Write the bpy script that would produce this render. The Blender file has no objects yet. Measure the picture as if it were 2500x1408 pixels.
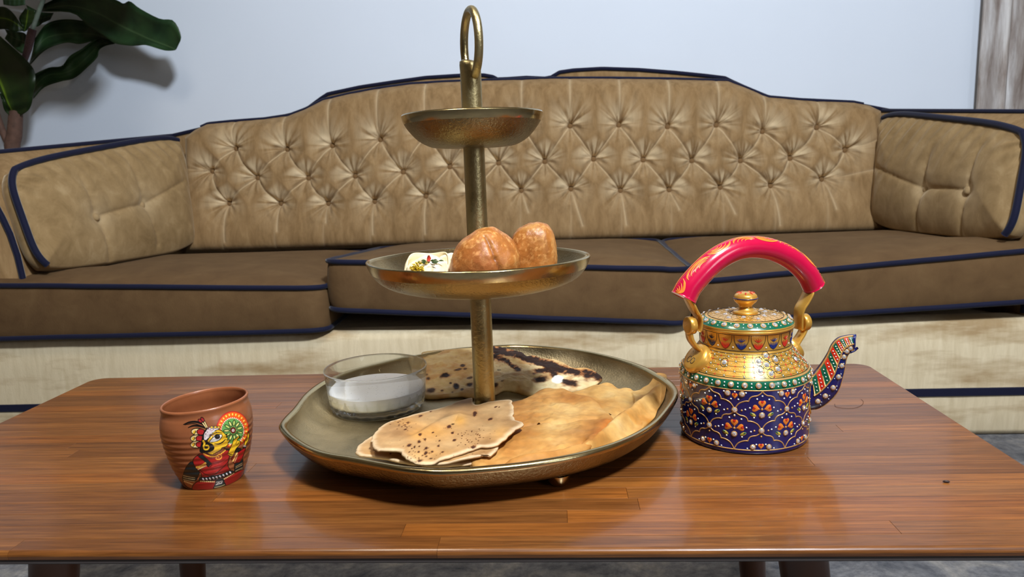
import bpy, math, random
import numpy as np
from mathutils import Matrix, Vector
from math import pi, sin, cos, radians as R

C_ = bpy.context.scene
col = C_.collection
rng = np.random.default_rng(7)
random.seed(7)
ZT = 0.40            # height of the table top above the floor; all coordinates below are measured from the table top

# ------------------------------------------------------------------ camera
class Cam:
    def __init__(s, yaw, pitch, roll, f, pos):
        cy, sy = cos(yaw), sin(yaw)
        fw = np.array([-sy*cos(pitch), cy*cos(pitch), -sin(pitch)])
        r = np.array([cy, sy, 0.]); u = np.cross(r, fw)
        c, n = cos(roll), sin(roll)
        s.r, s.u, s.f = c*r+n*u, -n*r+c*u, fw
        s.fl, s.p = f, np.array(pos, float)
    def proj(s, P):
        d = np.asarray(P, float)-s.p
        z = d@s.f
        return np.stack([1250+s.fl*(d@s.r)/z, 704-s.fl*(d@s.u)/z], -1)
    def ray(s, px):
        px = np.asarray(px, float)
        return (px[..., 0:1]-1250)/s.fl*s.r-(px[..., 1:2]-704)/s.fl*s.u+s.f
    def atz(s, px, z):
        d = s.ray(px); return s.p+(z-s.p[2])/d[..., 2:3]*d
    def aty(s, px, y):
        d = s.ray(px); y = np.asarray(y, float)
        return s.p+((y-s.p[1])/d[..., 1])[..., None]*d
    def atplane(s, px, P0, n):
        d = s.ray(px); n = np.asarray(n, float)
        return s.p+(((np.asarray(P0)-s.p)@n)/(d@n))[..., None]*d
V = Cam(R(3.47), R(9.52), R(-2.06), 1805, (0, 0, .265))
cd = bpy.data.cameras.new('camera'); co = bpy.data.objects.new('camera', cd); col.objects.link(co)
co.matrix_world = Matrix(((V.r[0], V.u[0], -V.f[0], 0), (V.r[1], V.u[1], -V.f[1], 0), (V.r[2], V.u[2], -V.f[2], .265+ZT), (0, 0, 0, 1)))
cd.sensor_width = 36; cd.lens = 1805/2500*36; cd.clip_start = .01
cd.dof.use_dof = True; cd.dof.focus_distance = .72; cd.dof.aperture_fstop = 16
C_.camera = co
# ------------------------------------------------------------------ light
W = bpy.data.worlds.new('room_air'); C_.world = W; W.use_nodes = True
bg = W.node_tree.nodes['Background']; bg.inputs[0].default_value = (1.0, .9, .78, 1); bg.inputs[1].default_value = .05
def area(name, loc, target, size, power, color):
    l = bpy.data.lights.new(name, 'AREA'); l.size = size; l.energy = power; l.color = color; l.shape = 'DISK'
    o = bpy.data.objects.new(name, l); col.objects.link(o); o.location = (loc[0], loc[1], loc[2]+ZT)
    d = Vector(target)-Vector(loc); o.rotation_euler = d.to_track_quat('-Z', 'Y').to_euler(); return o
area('ceiling_lamp', (.62, -.30, 2.0), (-.1, 1.6, .3), .35, 100, (.86, .93, 1.0))
area('ceiling_lamp', (-.5, .55, 2.0), (-.1, .9, 0), .5, 13, (1.0, .88, .72))
area('side_fill', (2.93, -1.9, 1.1), (0, .9, .1), 1.5, 34, (.88, .94, 1.0))  # fill light added to brighten the metals; no window is built there
C_.view_settings.view_transform = 'Standard'; C_.view_settings.look = 'None'
C_.view_settings.exposure = 0.0; C_.view_settings.gamma = 1; C_.view_settings.use_curve_mapping = False

# ------------------------------------------------------------------ helpers
ORG = {}
def lin(c):
    c = np.array(c, float)/255
    return tuple(np.where(c <= .04045, c/12.92, ((c+.055)/1.055)**2.4))
def mesh_from(name, P, faces, mats, smooth=True, fm=None, cols=None, corner=None):
    me = bpy.data.meshes.new(name)
    P = np.asarray(P, np.float32)
    sizes = []; idx = []
    for f in faces:
        f = np.asarray(f, np.int32)
        if f.ndim == 1: f = f[None]
        if f.size == 0: continue
        sizes.append(np.full(len(f), f.shape[1], np.int32)); idx.append(f.ravel())
    sizes = np.concatenate(sizes); idx = np.concatenate(idx)
    me.vertices.add(len(P)); me.vertices.foreach_set('co', P.ravel())
    me.loops.add(len(idx)); me.loops.foreach_set('vertex_index', idx)
    me.polygons.add(len(sizes))
    st = np.concatenate([[0], np.cumsum(sizes)[:-1]]).astype(np.int32)
    me.polygons.foreach_set('loop_start', st); me.polygons.foreach_set('loop_total', sizes)
    me.polygons.foreach_set('use_smooth', np.full(len(sizes), smooth))
    if not isinstance(mats, (list, tuple)): mats = [mats]
    for m in mats: me.materials.append(m)
    if fm is not None: me.polygons.foreach_set('material_index', np.asarray(fm, np.int32))
    me.update(calc_edges=True); me.validate()
    if cols is not None:
        for an, arr in cols.items():
            a = me.color_attributes.new(an, 'FLOAT_COLOR', 'POINT')
            a.data.foreach_set('color', np.asarray(arr, np.float32).ravel())
    return me
def link(name, me, parent=None, kind=None):
    o = bpy.data.objects.new(name, me); col.objects.link(o)
    if parent is not None: o.parent = parent; ORG[o.name] = ORG[parent.name]
    else: ORG[o.name] = np.zeros(3)
    if kind: o['kind'] = kind
    return o
def thing(name, label, cat, loc, group=None):
    o = bpy.data.objects.new(name, None); col.objects.link(o); o.empty_display_size = .02
    w = np.array([loc[0], loc[1], loc[2]+ZT], float)
    o.location = w; ORG[o.name] = w
    o['label'] = label; o['category'] = cat
    if group: o['group'] = group
    return o
def tag(o, label, cat, group=None):
    o['label'] = label; o['category'] = cat
    if group: o['group'] = group
    return o
def mk(name, P, faces, mats, parent=None, **k):
    kind = k.pop('kind', None)
    P = np.asarray(P, float)+[0, 0, ZT]
    loc = None
    if parent is not None: P = P-ORG[parent.name]
    else:
        loc = np.array([(P[:, 0].min()+P[:, 0].max())/2, (P[:, 1].min()+P[:, 1].max())/2, P[:, 2].min()]); P = P-loc
    o = link(name, mesh_from(name, P, faces, mats, **k), parent, kind)
    if loc is not None: o.location = loc; ORG[o.name] = loc
    return o
def grid_f(nu, nv, cu=False, cv=False, flip=False, off=0):
    a = np.arange(nu if cu else nu-1); b = np.arange(nv if cv else nv-1)
    i, j = np.meshgrid(a, b, indexing='ij'); i2 = (i+1) % nu; j2 = (j+1) % nv
    f = np.stack([i*nv+j, i2*nv+j, i2*nv+j2, i*nv+j2], -1).reshape(-1, 4)+off
    return f[:, ::-1] if flip else f
class MB:                                                # gathers several shells into one mesh
    def __init__(s): s.P = []; s.F = []; s.M = []; s.n = 0
    def add(s, P, F, m=0):
        P = np.asarray(P, float)
        for f in F:
            f = np.asarray(f, np.int32)
            if f.ndim == 1: f = f[None]
            s.F.append(f+s.n); s.M.append(np.full(len(f), m))
        s.P.append(P); s.n += len(P); return s
    def build(s, name, mats, parent=None, **k):
        return mk(name, np.concatenate(s.P), s.F, mats, parent, fm=np.concatenate(s.M), **k)
def lathe(prof, c, n=64, rf=None, th0=0., th=None):
    prof = np.array(prof, float)
    if th is None: t = th0+np.arange(n)*2*pi/n
    else: t = th
    s = rf(t) if rf else np.ones_like(t)
    P = np.stack([c[0]+np.outer(s*np.cos(t), prof[:, 0]), c[1]+np.outer(s*np.sin(t), prof[:, 0]), np.broadcast_to(prof[:, 1], (len(t), len(prof)))+(c[2] if len(c) > 2 else 0)], -1).reshape(-1, 3)
    return P, [grid_f(len(t), len(prof), th is None)]
def spl(pts, n, closed=False):                           # Catmull-Rom through the points
    p = np.array(pts, float); m = len(p)
    t = np.linspace(0, m if closed else m-1, n, endpoint=not closed)
    i = np.minimum(np.floor(t).astype(int), m-1 if closed else m-2); f = (t-i)[:, None]
    g = (lambda k: p[k % m]) if closed else (lambda k: p[np.clip(k, 0, m-1)])
    a, b, c, d = g(i-1), g(i), g(i+1), g(i+2)
    if not closed:
        a = np.where((i == 0)[:, None], 2*b-c, a); d = np.where((i == m-2)[:, None], 2*c-b, d)
    return .5*((2*b)+(c-a)*f+(2*a-5*b+4*c-d)*f*f+(3*b-a-3*c+d)*f**3)
def smooth_prof(pts, n): return spl(pts, n)
def frames(p, closed=False, up=None):
    p = np.array(p, float)
    if closed: t = np.roll(p, -1, 0)-np.roll(p, 1, 0)
    else: t = np.gradient(p, axis=0)
    t /= np.linalg.norm(t, axis=1)[:, None]+1e-12
    if up is not None:
        b = np.cross(t, np.broadcast_to(np.array(up, float), t.shape)); b /= np.linalg.norm(b, axis=1)[:, None]+1e-12
        return t, np.cross(b, t), b
    n = np.zeros_like(p); a = np.array([0, 0, 1.]) if abs(t[0, 2]) < .9 else np.array([1., 0, 0])
    n[0] = a-(a@t[0])*t[0]; n[0] /= np.linalg.norm(n[0])
    for i in range(1, len(p)):
        v = n[i-1]-(n[i-1]@t[i])*t[i]; n[i] = v/np.linalg.norm(v)
    return t, n, np.cross(t, n)
def tube(p, r, n=10, closed=False, flat=1.0, up=None, caps=True):
    p = np.array(p, float); t, a, b = frames(p, closed, up)
    r = np.broadcast_to(np.array(r, float), (len(p),))
    th = np.arange(n)*2*pi/n
    P = (p[:, None]+(a[:, None]*np.cos(th)[None, :, None]*flat+b[:, None]*np.sin(th)[None, :, None])*r[:, None, None]).reshape(-1, 3)
    F = [grid_f(len(p), n, closed, True, flip=True)]
    if caps and not closed: F += [np.arange(n)[None], (np.arange(n)[::-1]+(len(p)-1)*n)[None]]
    return P, F
def strap(p, w, h, up):                                  # rectangular strap swept along p, width w along 'up', thickness h
    p = np.array(p, float); t, a, b = frames(p, False, up)
    up = np.array(up, float)/np.linalg.norm(up)
    w = np.broadcast_to(np.array(w, float), (len(p),))
    k = [(-.5, -.5), (-.5, -.25), (-.42, .5), (.42, .5), (.5, -.25), (.5, -.5)]
    k = [(-.5, -.35), (-.45, .5), (.45, .5), (.5, .35), (.5, -.35), (.45, -.5), (-.45, -.5), (-.5, .35)]
    k = [(-.5, -.3), (-.45, -.5), (.45, -.5), (.5, -.3), (.5, .3), (.45, .5), (-.45, .5), (-.5, .3)]
    P = np.stack([p+up*(w*x)[:, None]+b*h*y for x, y in k], 1).reshape(-1, 3)
    n = len(k)
    return P, [grid_f(len(p), n, False, True), np.arange(n)[None][:, ::-1], (np.arange(n)+(len(p)-1)*n)[None]]
def rbox(x0, x1, y0, y1, z0, z1, b=.002):                # box with bevelled edges
    X = [x0, x0+b, x1-b, x1]; Y = [y0, y0+b, y1-b, y1]
    ring = lambda d: np.array([(x0+b, y0+d), (x1-b, y0+d), (x1-d, y0+b), (x1-d, y1-b), (x1-b, y1-d), (x0+b, y1-d), (x0+d, y1-b), (x0+d, y0+b)])
    P = []
    for z, d in ((z0, b*.7), (z0+b, 0), (z1-b, 0), (z1, b*.7)):
        r = ring(d); P.append(np.column_stack([r, np.full(8, z)]))
    P = np.concatenate(P)
    F = [grid_f(4, 8, False, True, flip=True), np.arange(8)[None][:, ::-1], (np.arange(8)+24)[None]]
    return P, F
def vnoise(P, seed=0):                                   # value noise in 3-D, -1..1
    P = np.asarray(P, float); i = np.floor(P).astype(np.int64); f = P-i; f = f*f*(3-2*f)
    def h(a, b, c):
        n = (a*374761393+b*668265263+c*2147483647+seed*974634221) & 0xffffffff
        n = ((n ^ (n >> 13))*1274126177) & 0xffffffff
        n = n ^ (n >> 16); return (n & 0xffff)/32767.5-1
    r = 0
    for dx in (0, 1):
        for dy in (0, 1):
            for dz in (0, 1):
                w = (f[..., 0] if dx else 1-f[..., 0])*(f[..., 1] if dy else 1-f[..., 1])*(f[..., 2] if dz else 1-f[..., 2])
                r = r+w*h(i[..., 0]+dx, i[..., 1]+dy, i[..., 2]+dz)
    return r
def fbm(P, o=4, seed=0):
    P = np.asarray(P, float); a = 1; s = 0; t = 0
    for k in range(o): s = s+a*vnoise(P*2**k+k*17.3, seed+k); t += a; a *= .5
    return s/t
def seg_d(P, A, B):
    A = np.array(A, float); B = np.array(B, float); d = B-A
    t = np.clip(((P-A)@d)/(d@d+1e-15), 0, 1)
    return np.linalg.norm(P-A-t[..., None]*d, axis=-1)
def poly_d(P, pts):
    pts = np.array(pts, float); r = np.full(P.shape[:-1], 1e9)
    for a, b in zip(pts[:-1], pts[1:]): r = np.minimum(r, seg_d(P, a, b))
    return r
def sst(a, b, x): t = np.clip((x-a)/(b-a), 0, 1); return t*t*(3-2*t)

# ------------------------------------------------------------------ materials
def nmat(name):
    m = bpy.data.materials.new(name); m.use_nodes = True; nt = m.node_tree
    return m, nt, nt.nodes['Principled BSDF']
def N(nt, t, **k):
    n = nt.nodes.new('ShaderNode'+t)
    for a, b in k.items(): setattr(n, a, b)
    return n
def setin(nt, n, **k):
    for a, b in k.items():
        s = n.inputs[a.replace('_', ' ')]
        if hasattr(b, 'is_output') or isinstance(b, bpy.types.NodeSocket): nt.links.new(b, s)
        else: s.default_value = b
def coords(nt, scale=(1, 1, 1), rand=False, kind='Object'):
    tc = N(nt, 'TexCoord'); mp = N(nt, 'Mapping'); mp.inputs['Scale'].default_value = scale
    nt.links.new(tc.outputs[kind], mp.inputs['Vector'])
    if rand:
        oi = N(nt, 'ObjectInfo'); ml = N(nt, 'Math', operation='MULTIPLY'); ml.inputs[1].default_value = 37.
        nt.links.new(oi.outputs['Random'], ml.inputs[0]); cb = N(nt, 'CombineXYZ')
        for k in range(3): nt.links.new(ml.outputs[0], cb.inputs[k])
        nt.links.new(cb.outputs[0], mp.inputs['Location'])
    return mp.outputs[0]
def noise(nt, vec, scale, detail=4, rough=.55, dist=0.):
    n = N(nt, 'TexNoise'); setin(nt, n, Scale=scale, Detail=detail, Roughness=rough, Distortion=dist); nt.links.new(vec, n.inputs['Vector']); return n.outputs['Fac']
def ramp(nt, fac, stops):
    r = N(nt, 'ValToRGB'); e = r.color_ramp.elements
    while len(e) < len(stops): e.new(.5)
    for x, (p, c) in zip(e, stops): x.position = p; x.color = (*c[:3], 1)
    nt.links.new(fac, r.inputs[0]); return r.outputs[0]
def mixc(nt, fac, a, b, mode='MIX'):
    m = N(nt, 'Mix', data_type='RGBA', blend_type=mode)
    for s, v in ((m.inputs['Factor'], fac), (m.inputs['A'], a), (m.inputs['B'], b)):
        pass
    ins = [i for i in m.inputs if i.enabled]
    for s, v in zip((m.inputs[0], m.inputs[6], m.inputs[7]), (fac, a, b)):
        if isinstance(v, bpy.types.NodeSocket): nt.links.new(v, s)
        else: s.default_value = v if not isinstance(v, tuple) else (*v[:3], 1)
    return m.outputs[2]
def bump(nt, bsdf, h, strength=.3, dist=.001):
    b = N(nt, 'Bump'); setin(nt, b, Strength=strength, Distance=dist); nt.links.new(h, b.inputs['Height']); nt.links.new(b.outputs[0], bsdf.inputs['Normal'])
def simple(name, c, rough=.5, metal=0., coat=0., var=.06, vs=40, bmp=0., bs=200, spec=.5, sheen=0.):
    m, nt, b = nmat(name); c = lin(c)
    v = coords(nt); f = noise(nt, v, vs, 3)
    cc = ramp(nt, f, [(.3, tuple(x*(1-var) for x in c)), (.7, tuple(min(1, x*(1+var)) for x in c))])
    setin(nt, b, Base_Color=cc, Roughness=rough, Metallic=metal, Coat_Weight=coat, Specular_IOR_Level=spec)
    if sheen: setin(nt, b, Sheen_Weight=sheen, Sheen_Roughness=.4)
    if bmp: bump(nt, b, noise(nt, v, bs, 3), bmp, .0006)
    return m
M = {}
def velvet(name, c1, c2, c3=None, sheen=.35, streak=(9, 9, 2.2), stain=None):
    m, nt, b = nmat(name)
    v = coords(nt, streak); f = noise(nt, v, 4.5, 6, .65, .4)
    cc = ramp(nt, f, [(.28, lin(c1)), (.56, lin(c2)), (.8, lin(c3 or c2))])
    f2 = noise(nt, coords(nt), 2.3, 3); cc = mixc(nt, .35, cc, ramp(nt, f2, [(.3, lin(c1)), (.7, lin(c2))]))
    if stain: cc = stain(nt, cc)
    at = N(nt, 'Attribute', attribute_name='nap'); cc = mixc(nt, at.outputs['Fac'], cc, lin((250, 230, 192)))  # attribute lightens the base colour with painted velvet highlights
    setin(nt, b, Base_Color=cc, Roughness=.85, Specular_IOR_Level=.15, Sheen_Weight=sheen, Sheen_Roughness=.35, Sheen_Tint=(1, .82, .58, 1))
    bump(nt, b, noise(nt, coords(nt, (1, 1, .35)), 420, 3), .25, .0012)
    return m
M['velvet'] = velvet('gold_velvet', (112, 86, 54), (150, 121, 84), (176, 148, 108))
M['velvet_pillow'] = velvet('pillow_velvet', (118, 94, 60), (154, 128, 90), (184, 160, 122), streak=(5, 5, 4))
M['velvet_seat'] = velvet('seat_velvet', (82, 60, 38), (102, 78, 51), (118, 94, 64), sheen=.12, streak=(3, 3, 3))
def skirt_stain(nt, cc):                                  # worn brown and pinkish blotches of the old cloth
    s = noise(nt, coords(nt, (1.2, 1, 5)), 2.6, 5, .6); s = ramp(nt, s, [(.5, (0, 0, 0)), (.68, (.75, .75, .75))])
    return mixc(nt, s, cc, lin((150, 118, 74)))
M['velvet_skirt'] = velvet('skirt_velvet', (200, 182, 148), (222, 206, 174), (234, 220, 192), sheen=.3, streak=(14, 14, 2), stain=skirt_stain)
M['velvet_button_shade'] = velvet('shaded_button_velvet', (92, 68, 42), (122, 94, 62))  # darker copy of the velvet; shade deep in the tufts put into the colour
M['navy'] = simple('navy_piping', (17, 20, 45), .8, sheen=.2, bmp=.3, bs=600, spec=.2)
def brass(name, c1, c2, rough, bs=260, bst=.35, rr=.12):
    m, nt, b = nmat(name); v = coords(nt)
    f = noise(nt, v, 14, 5, .6); cc = ramp(nt, f, [(.35, lin(c1)), (.68, lin(c2))])
    g = noise(nt, v, bs, 3, .6)
    ro = N(nt, 'MapRange'); setin(nt, ro, From_Min=.3, From_Max=.7, To_Min=max(.05, rough-rr), To_Max=rough+rr); nt.links.new(f, ro.inputs['Value'])
    setin(nt, b, Base_Color=cc, Metallic=1., Roughness=ro.outputs[0])
    bump(nt, b, g, bst, .0012); return m
M['brass'] = brass('brushed_brass', (166, 150, 108), (194, 178, 134), .38, 300, .35)
M['brass_in'] = brass('cast_brass_inside', (164, 148, 114), (190, 172, 136), .50, 420, .55)
M['brass_rim'] = brass('polished_brass', (186, 164, 116), (204, 184, 138), .2, 120, .12, .05)
M['brass_out'] = brass('bronze_outside', (138, 122, 86), (166, 148, 106), .30, 420, .6, .1)
def attr_mat(name, rough=.6, bst=.4, bs=160, sub=.0, spec=.35, coat=0.):
    m, nt, b = nmat(name)
    a = N(nt, 'Attribute', attribute_name='tint'); v = coords(nt)
    n_ = noise(nt, v, 90, 4); cc = mixc(nt, .25, a.outputs['Color'], ramp(nt, n_, [(.3, (.25, .25, .25)), (.7, (.85, .85, .85))]), 'OVERLAY')
    setin(nt, b, Base_Color=cc, Roughness=rough, Specular_IOR_Level=spec, Coat_Weight=coat, Coat_Roughness=.3)
    if sub: setin(nt, b, Subsurface_Weight=sub, Subsurface_Radius=(.004, .002, .001), Subsurface_Scale=1.)
    bump(nt, b, noise(nt, v, bs, 4, .6), bst, .001)
    return m
M['bread'] = attr_mat('bread_crust', .6, .6, 150, spec=.2)
M['fried'] = attr_mat('fried_crust', .42, .5, 260, spec=.4, coat=.05)
# ------------------------------------------------------------------ room
M['wall'] = simple('painted_wall', (217, 226, 240), .7, var=.012, vs=3, bmp=.08, bs=300, spec=.2)
def floor_mat():
    m, nt, b = nmat('mottled_grey_rug'); v = coords(nt)
    f = noise(nt, v, 9, 8, .72, .6); g = noise(nt, v, 60, 5, .7)
    cc = ramp(nt, f, [(.3, lin((58, 62, 72))), (.5, lin((112, 112, 116))), (.7, lin((150, 146, 140)))])
    cc = mixc(nt, .5, cc, ramp(nt, g, [(.3, (.12, .12, .13)), (.7, (.7, .69, .66))]), 'OVERLAY')
    setin(nt, b, Base_Color=cc, Roughness=.95, Specular_IOR_Level=.1); bump(nt, b, g, .6, .004); return m
M['floor'] = floor_mat()
WY = 2.62
P, F = rbox(-3.2, 3.0, -3.0, WY, -.46, -.40, .004); mk('floor', P, F, M['floor'], kind='structure', smooth=False)
P, F = rbox(-3.2, 3.0, WY, WY+.1, -.46, 2.1, .004); mk('wall_back', P, F, M['wall'], kind='structure', smooth=False)
P, F = rbox(-3.2, 3.0, WY-.012, WY, -.40, -.30, .004); mk('baseboard_back', P, F, M['wall'], kind='structure', smooth=False)

M['wall_side'] = simple('warm_room_wall', (150, 128, 100), .8, var=.02, vs=3); M['ceiling'] = simple('ceiling_paint', (184, 172, 154), .8, var=.01, vs=3)
P, F = rbox(-3.3, -3.2, -3.0, WY, -.46, 2.1, .004); mk('wall_left', P, F, M['wall_side'], kind='structure', smooth=False)
P, F = rbox(3.0, 3.1, -3.0, WY, -.46, 2.1, .004); mk('wall_right', P, F, M['wall_side'], kind='structure', smooth=False)
P, F = rbox(-3.2, 3.0, -3.1, -3.0, -.46, 2.1, .004); mk('wall_front', P, F, M['wall_side'], kind='structure', smooth=False)
P, F = rbox(-3.3, 3.1, -3.1, WY+.1, 2.1, 2.2, .004); mk('ceiling', P, F, M['ceiling'], kind='structure', smooth=False)
# curtain at the right end of the wall
def curtain_mat():
    m, nt, b = nmat('grey_brown_curtain'); v = coords(nt, (22, 22, 3))
    f = noise(nt, v, 1.6, 6, .6, .3); cc = ramp(nt, f, [(.32, lin((128, 114, 106))), (.5, lin((170, 162, 158))), (.68, lin((208, 206, 206)))])
    setin(nt, b, Base_Color=cc, Roughness=.9); return m
cu = thing('curtain', 'grey brown curtain hanging in folds at the right end of the wall', 'curtain', (1.62, 2.54, -.38))
u = np.linspace(0, 1, 120); zz = np.linspace(-.38, 2.05, 30)
X = 1.400+.52*u; Yc = 2.545+.035*np.cos(u*2*pi*5.2+.4)
G = np.stack([np.repeat(X[:, None], 30, 1), Yc[:, None]+.006*np.sin(zz*3)[None], np.repeat(zz[None], 120, 0)], -1)
G2 = G+[0, .006, 0]
mk('curtain_cloth', np.concatenate([G.reshape(-1, 3), G2.reshape(-1, 3)]), [grid_f(120, 30), grid_f(120, 30, flip=True, off=3600)], curtain_mat(), cu)
P, F = tube([(1.3, 2.55, 2.06), (2.1, 2.55, 2.06)], .012, 10); mk('curtain_rod', P, F, M['navy'], cu)

# ------------------------------------------------------------------ coffee table
def wood_mat():
    m, nt, b = nmat('oiled_hardwood')
    v = coords(nt, (2.4, 70, 70), rand=True)
    f = noise(nt, v, 2.6, 8, .66, .5)
    v2 = coords(nt, (14, 260, 260), rand=True); g = noise(nt, v2, 2., 3, .6)
    cc = ramp(nt, f, [(.22, lin((80, 46, 20))), (.42, lin((110, 66, 29))), (.58, lin((127, 79, 36))), (.8, lin((148, 97, 47)))])
    cc = mixc(nt, .4, cc, ramp(nt, g, [(.35, (.2, .2, .2)), (.6, (.62, .62, .62))]), 'OVERLAY')
    oi = N(nt, 'ObjectInfo'); cc = mixc(nt, 1.0, cc, oi.outputs['Color'], 'MULTIPLY')
    setin(nt, b, Base_Color=cc, Roughness=.32, Coat_Weight=.32, Coat_Roughness=.10, Specular_IOR_Level=.4)
    bump(nt, b, g, .12, .0006); return m
M['wood'] = wood_mat()
M['wood_dark'] = simple('dark_table_leg', (86, 52, 32), .4, var=.2, vs=20)
M['underside'] = simple('table_underside', (70, 62, 60), .7)
TX0, TX1, TY0, TY1 = -.625, .389, .477, .933
tb = thing('coffee_table', 'glossy brown wooden coffee table of narrow staves standing before the gold sofa', 'table', (-.118, .705, -.40))
tones = [(.80, .74, .70), (1.0, .96, .92), (.88, .84, .82), (1.24, 1.16, .98), (1.06, 1.03, 1.0), (.74, .68, .64), (1.16, 1.02, .80)]
rr = random.Random(4); nst = 23; wst = (TY1-TY0)/nst
for i in range(nst):
    y0, y1 = TY0+i*wst, TY0+(i+1)*wst
    dl = 0; d0 = 0
    cuts = [TX0+d0]
    x = TX0+rr.uniform(.12, .55)
    if i == 1: x = -.118
    if i == 3: x = .06
    while x < TX1-.08: cuts.append(x); x += rr.uniform(.28, .62)
    cuts.append(TX1-d0)
    for k, (a, b_) in enumerate(zip(cuts[:-1], cuts[1:])):
        g = .0001; z0 = -.0055 if 0 < i < nst-1 else -.0062
        if i == 0:                                        # front stave with a rounded nose
            pr = [(y1-g, -.006), (y1-g, 0-.0002), (y1-g-.0003, 0)]+[(TY0+.0035-.0035*sin(t), -.0035+.0035*cos(t)) for t in np.linspace(0, pi/2, 6)]+[(TY0+.0006, -.0062)]
            pr = np.array(pr); n = len(pr)
            P = np.concatenate([np.column_stack([np.full(n, xx), pr]) for xx in (a+g, b_-g)])
            F = [grid_f(2, n, False, True), np.arange(n)[None], (np.arange(n)[::-1]+n)[None]]
        else:
            P, F = rbox(a+g, b_-g, y0+g, y1-g, z0, 0, .00014)
            if i == nst-1 and (k == 0 or k == len(cuts)-2):  # the far corners of the top are rounded
                rc = .0185; q = np.linspace(0, pi/2, 8); pl_ = [(a+g, y0+g), (b_-g, y0+g)]
                pl_ += [(b_-rc+rc*cos(t), y1-rc+rc*sin(t)) for t in q] if k == len(cuts)-2 else [(b_-g, y1)]
                pl_ += [(a+rc-rc*sin(t), y1-rc+rc*cos(t)) for t in q] if k == 0 else [(a+g, y1)]
                pl_ = np.array(pl_); n = len(pl_)
                P = np.concatenate([np.column_stack([pl_, np.full(n, z)]) for z in (z0, 0)])
                F = [grid_f(2, n, False, True, flip=True), np.arange(n)[::-1][None], (np.arange(n)+n)[None]]
        o = mk('stave', P, F, M['wood'], tb, smooth=False)
        c = np.array(tones[rr.randrange(7)])*rr.uniform(.92, 1.08); 
        if i == 3: c = np.array((1.2, 1.05, .85)) if k else c
        o.color = (*np.clip(c, 0, 1.4), 1)
P, F = rbox(TX0+.004, TX1-.004, TY0+.0015, TY1-.03, -.0105, -.0064, .001); mk('base_panel', P, F, M['underside'], tb, smooth=False)
for (xa, ya, za, xb, yb) in ((-.435, .575, -.012, -.475, .535), (-.455, .84, -.012, -.50, .88), (.190, .575, -.012, .232, .535), (.212, .84, -.012, .250, .88)):
    t = np.linspace(0, 1, 8)
    P, F = tube([(xa+(xb-xa)*q, ya+(yb-ya)*q, za+(-.399-za)*q) for q in t], .0205-.008*t, 20)
    mk('leg', P, F, M['wood_dark'], tb)

# ------------------------------------------------------------------ sofa
sf = thing('sofa', 'long gold velvet sofa with button-tufted back and navy piping against the white wall', 'sofa', (-.116, 2.15, -.40))
LEAN = .22; Y0 = 2.285; ZB = .02
nrm = np.array([0, 1, -LEAN]); nrm /= np.linalg.norm(nrm)      # points away from the room; the lean keeps y = Y0 + LEAN*(z-ZB)
on_back = lambda px: V.atplane(px, (0, Y0, ZB), nrm)
topl = on_back([(446, 334), (470, 316), (500, 302), (560, 296), (640, 290), (700, 281), (740, 266), (785, 243), (850, 228), (920, 215), (1000, 204), (1080, 199), (1180, 195), (1270, 193), (1345, 190), (1500, 190), (1640, 192), (1780, 196), (1830, 215), (1880, 236), (1960, 243), (2090, 249), (2130, 257), (2157, 270)])
btn_px = [[(570, 362), (696, 364), (807, 355), (925, 340), (1040, 327), (1157, 318), (1275, 310), (1392, 306), (1512, 304), (1632, 308), (1752, 304), (1866, 320), (2000, 310)],
          [(511, 418), (623, 434), (748, 435), (863, 430), (981, 420), (1096, 407), (1216, 398), (1330, 394), (1450, 388), (1572, 390), (1692, 392), (1812, 392), (1934, 386), (2070, 366)],
          [(553, 498), (680, 498), (797, 498), (911, 493), (1037, 480), (1154, 472), (1272, 466), (1394, 462), (1516, 466), (1636, 464), (1762, 458), (1886, 454), (2012, 438)]]
btn = [on_back(r) for r in btn_px]
nu, nv = 1000, 230
zs = np.linspace(0, 1, nv); us = np.linspace(0, 1, nu)
xl = on_back([(470, 602), (446, 334)])[:, 0]; xr = on_back([(2142, 556), (2157, 270)])[:, 0]
XL, XR = xl.min(), xr.max()
Xg = (XL+(XR-XL)*us)[:, None]+np.zeros(nv)
ztop = np.interp(Xg[:, 0], topl[:, 0], topl[:, 2])
Zg = ZB+(ztop-ZB)[:, None]*zs[None]
Pg = np.stack([Xg, Zg], -1)
B2 = [b[:, [0, 2]] for b in btn]
dB = np.full(Xg.shape, 9.); dB2 = np.full(Xg.shape, 9.); ang = np.zeros(Xg.shape)
for r in B2:
    for q in r:
        d = np.linalg.norm(Pg-q, axis=-1); k = d < dB; dB2 = np.where(k, dB, np.minimum(dB2, d)); dB = np.where(k, d, dB)
        ang = np.where(k, np.arctan2(Pg[..., 1]-q[1], Pg[..., 0]-q[0]), ang)
dC = np.full(Xg.shape, 9.)
def crease(a, b): 
    global dC
    dC = np.minimum(dC, seg_d(Pg, a, b))
for i, q in enumerate(B2[0]):
    crease(q, B2[1][i])
    crease(q, B2[1][i+1])
for i, q in enumerate(B2[2]):
    crease(q, B2[1][i]); crease(q, B2[1][i+1])
dP = np.full(Xg.shape, 9.)
for q in B2[0]: 
    zt = np.interp(q[0], topl[:, 0], topl[:, 2]); e = (q[0]+.004*sin(q[0]*40), zt-.004)
    dP = np.minimum(dP, seg_d(Pg, q, e)+.006*0)
for i, q in enumerate(B2[2]):
    e = (q[0]+(.022+.012*sin(i*2.1)) if i > 5 else q[0]+.004, q[1]-.085-.03*cos(i*1.7)); dP = np.minimum(dP, seg_d(Pg, q, e)+.3*np.maximum(0, .0))
    dP = np.minimum(dP, seg_d(Pg, q, (q[0]-.004, ZB+.01))+.004)
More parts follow.
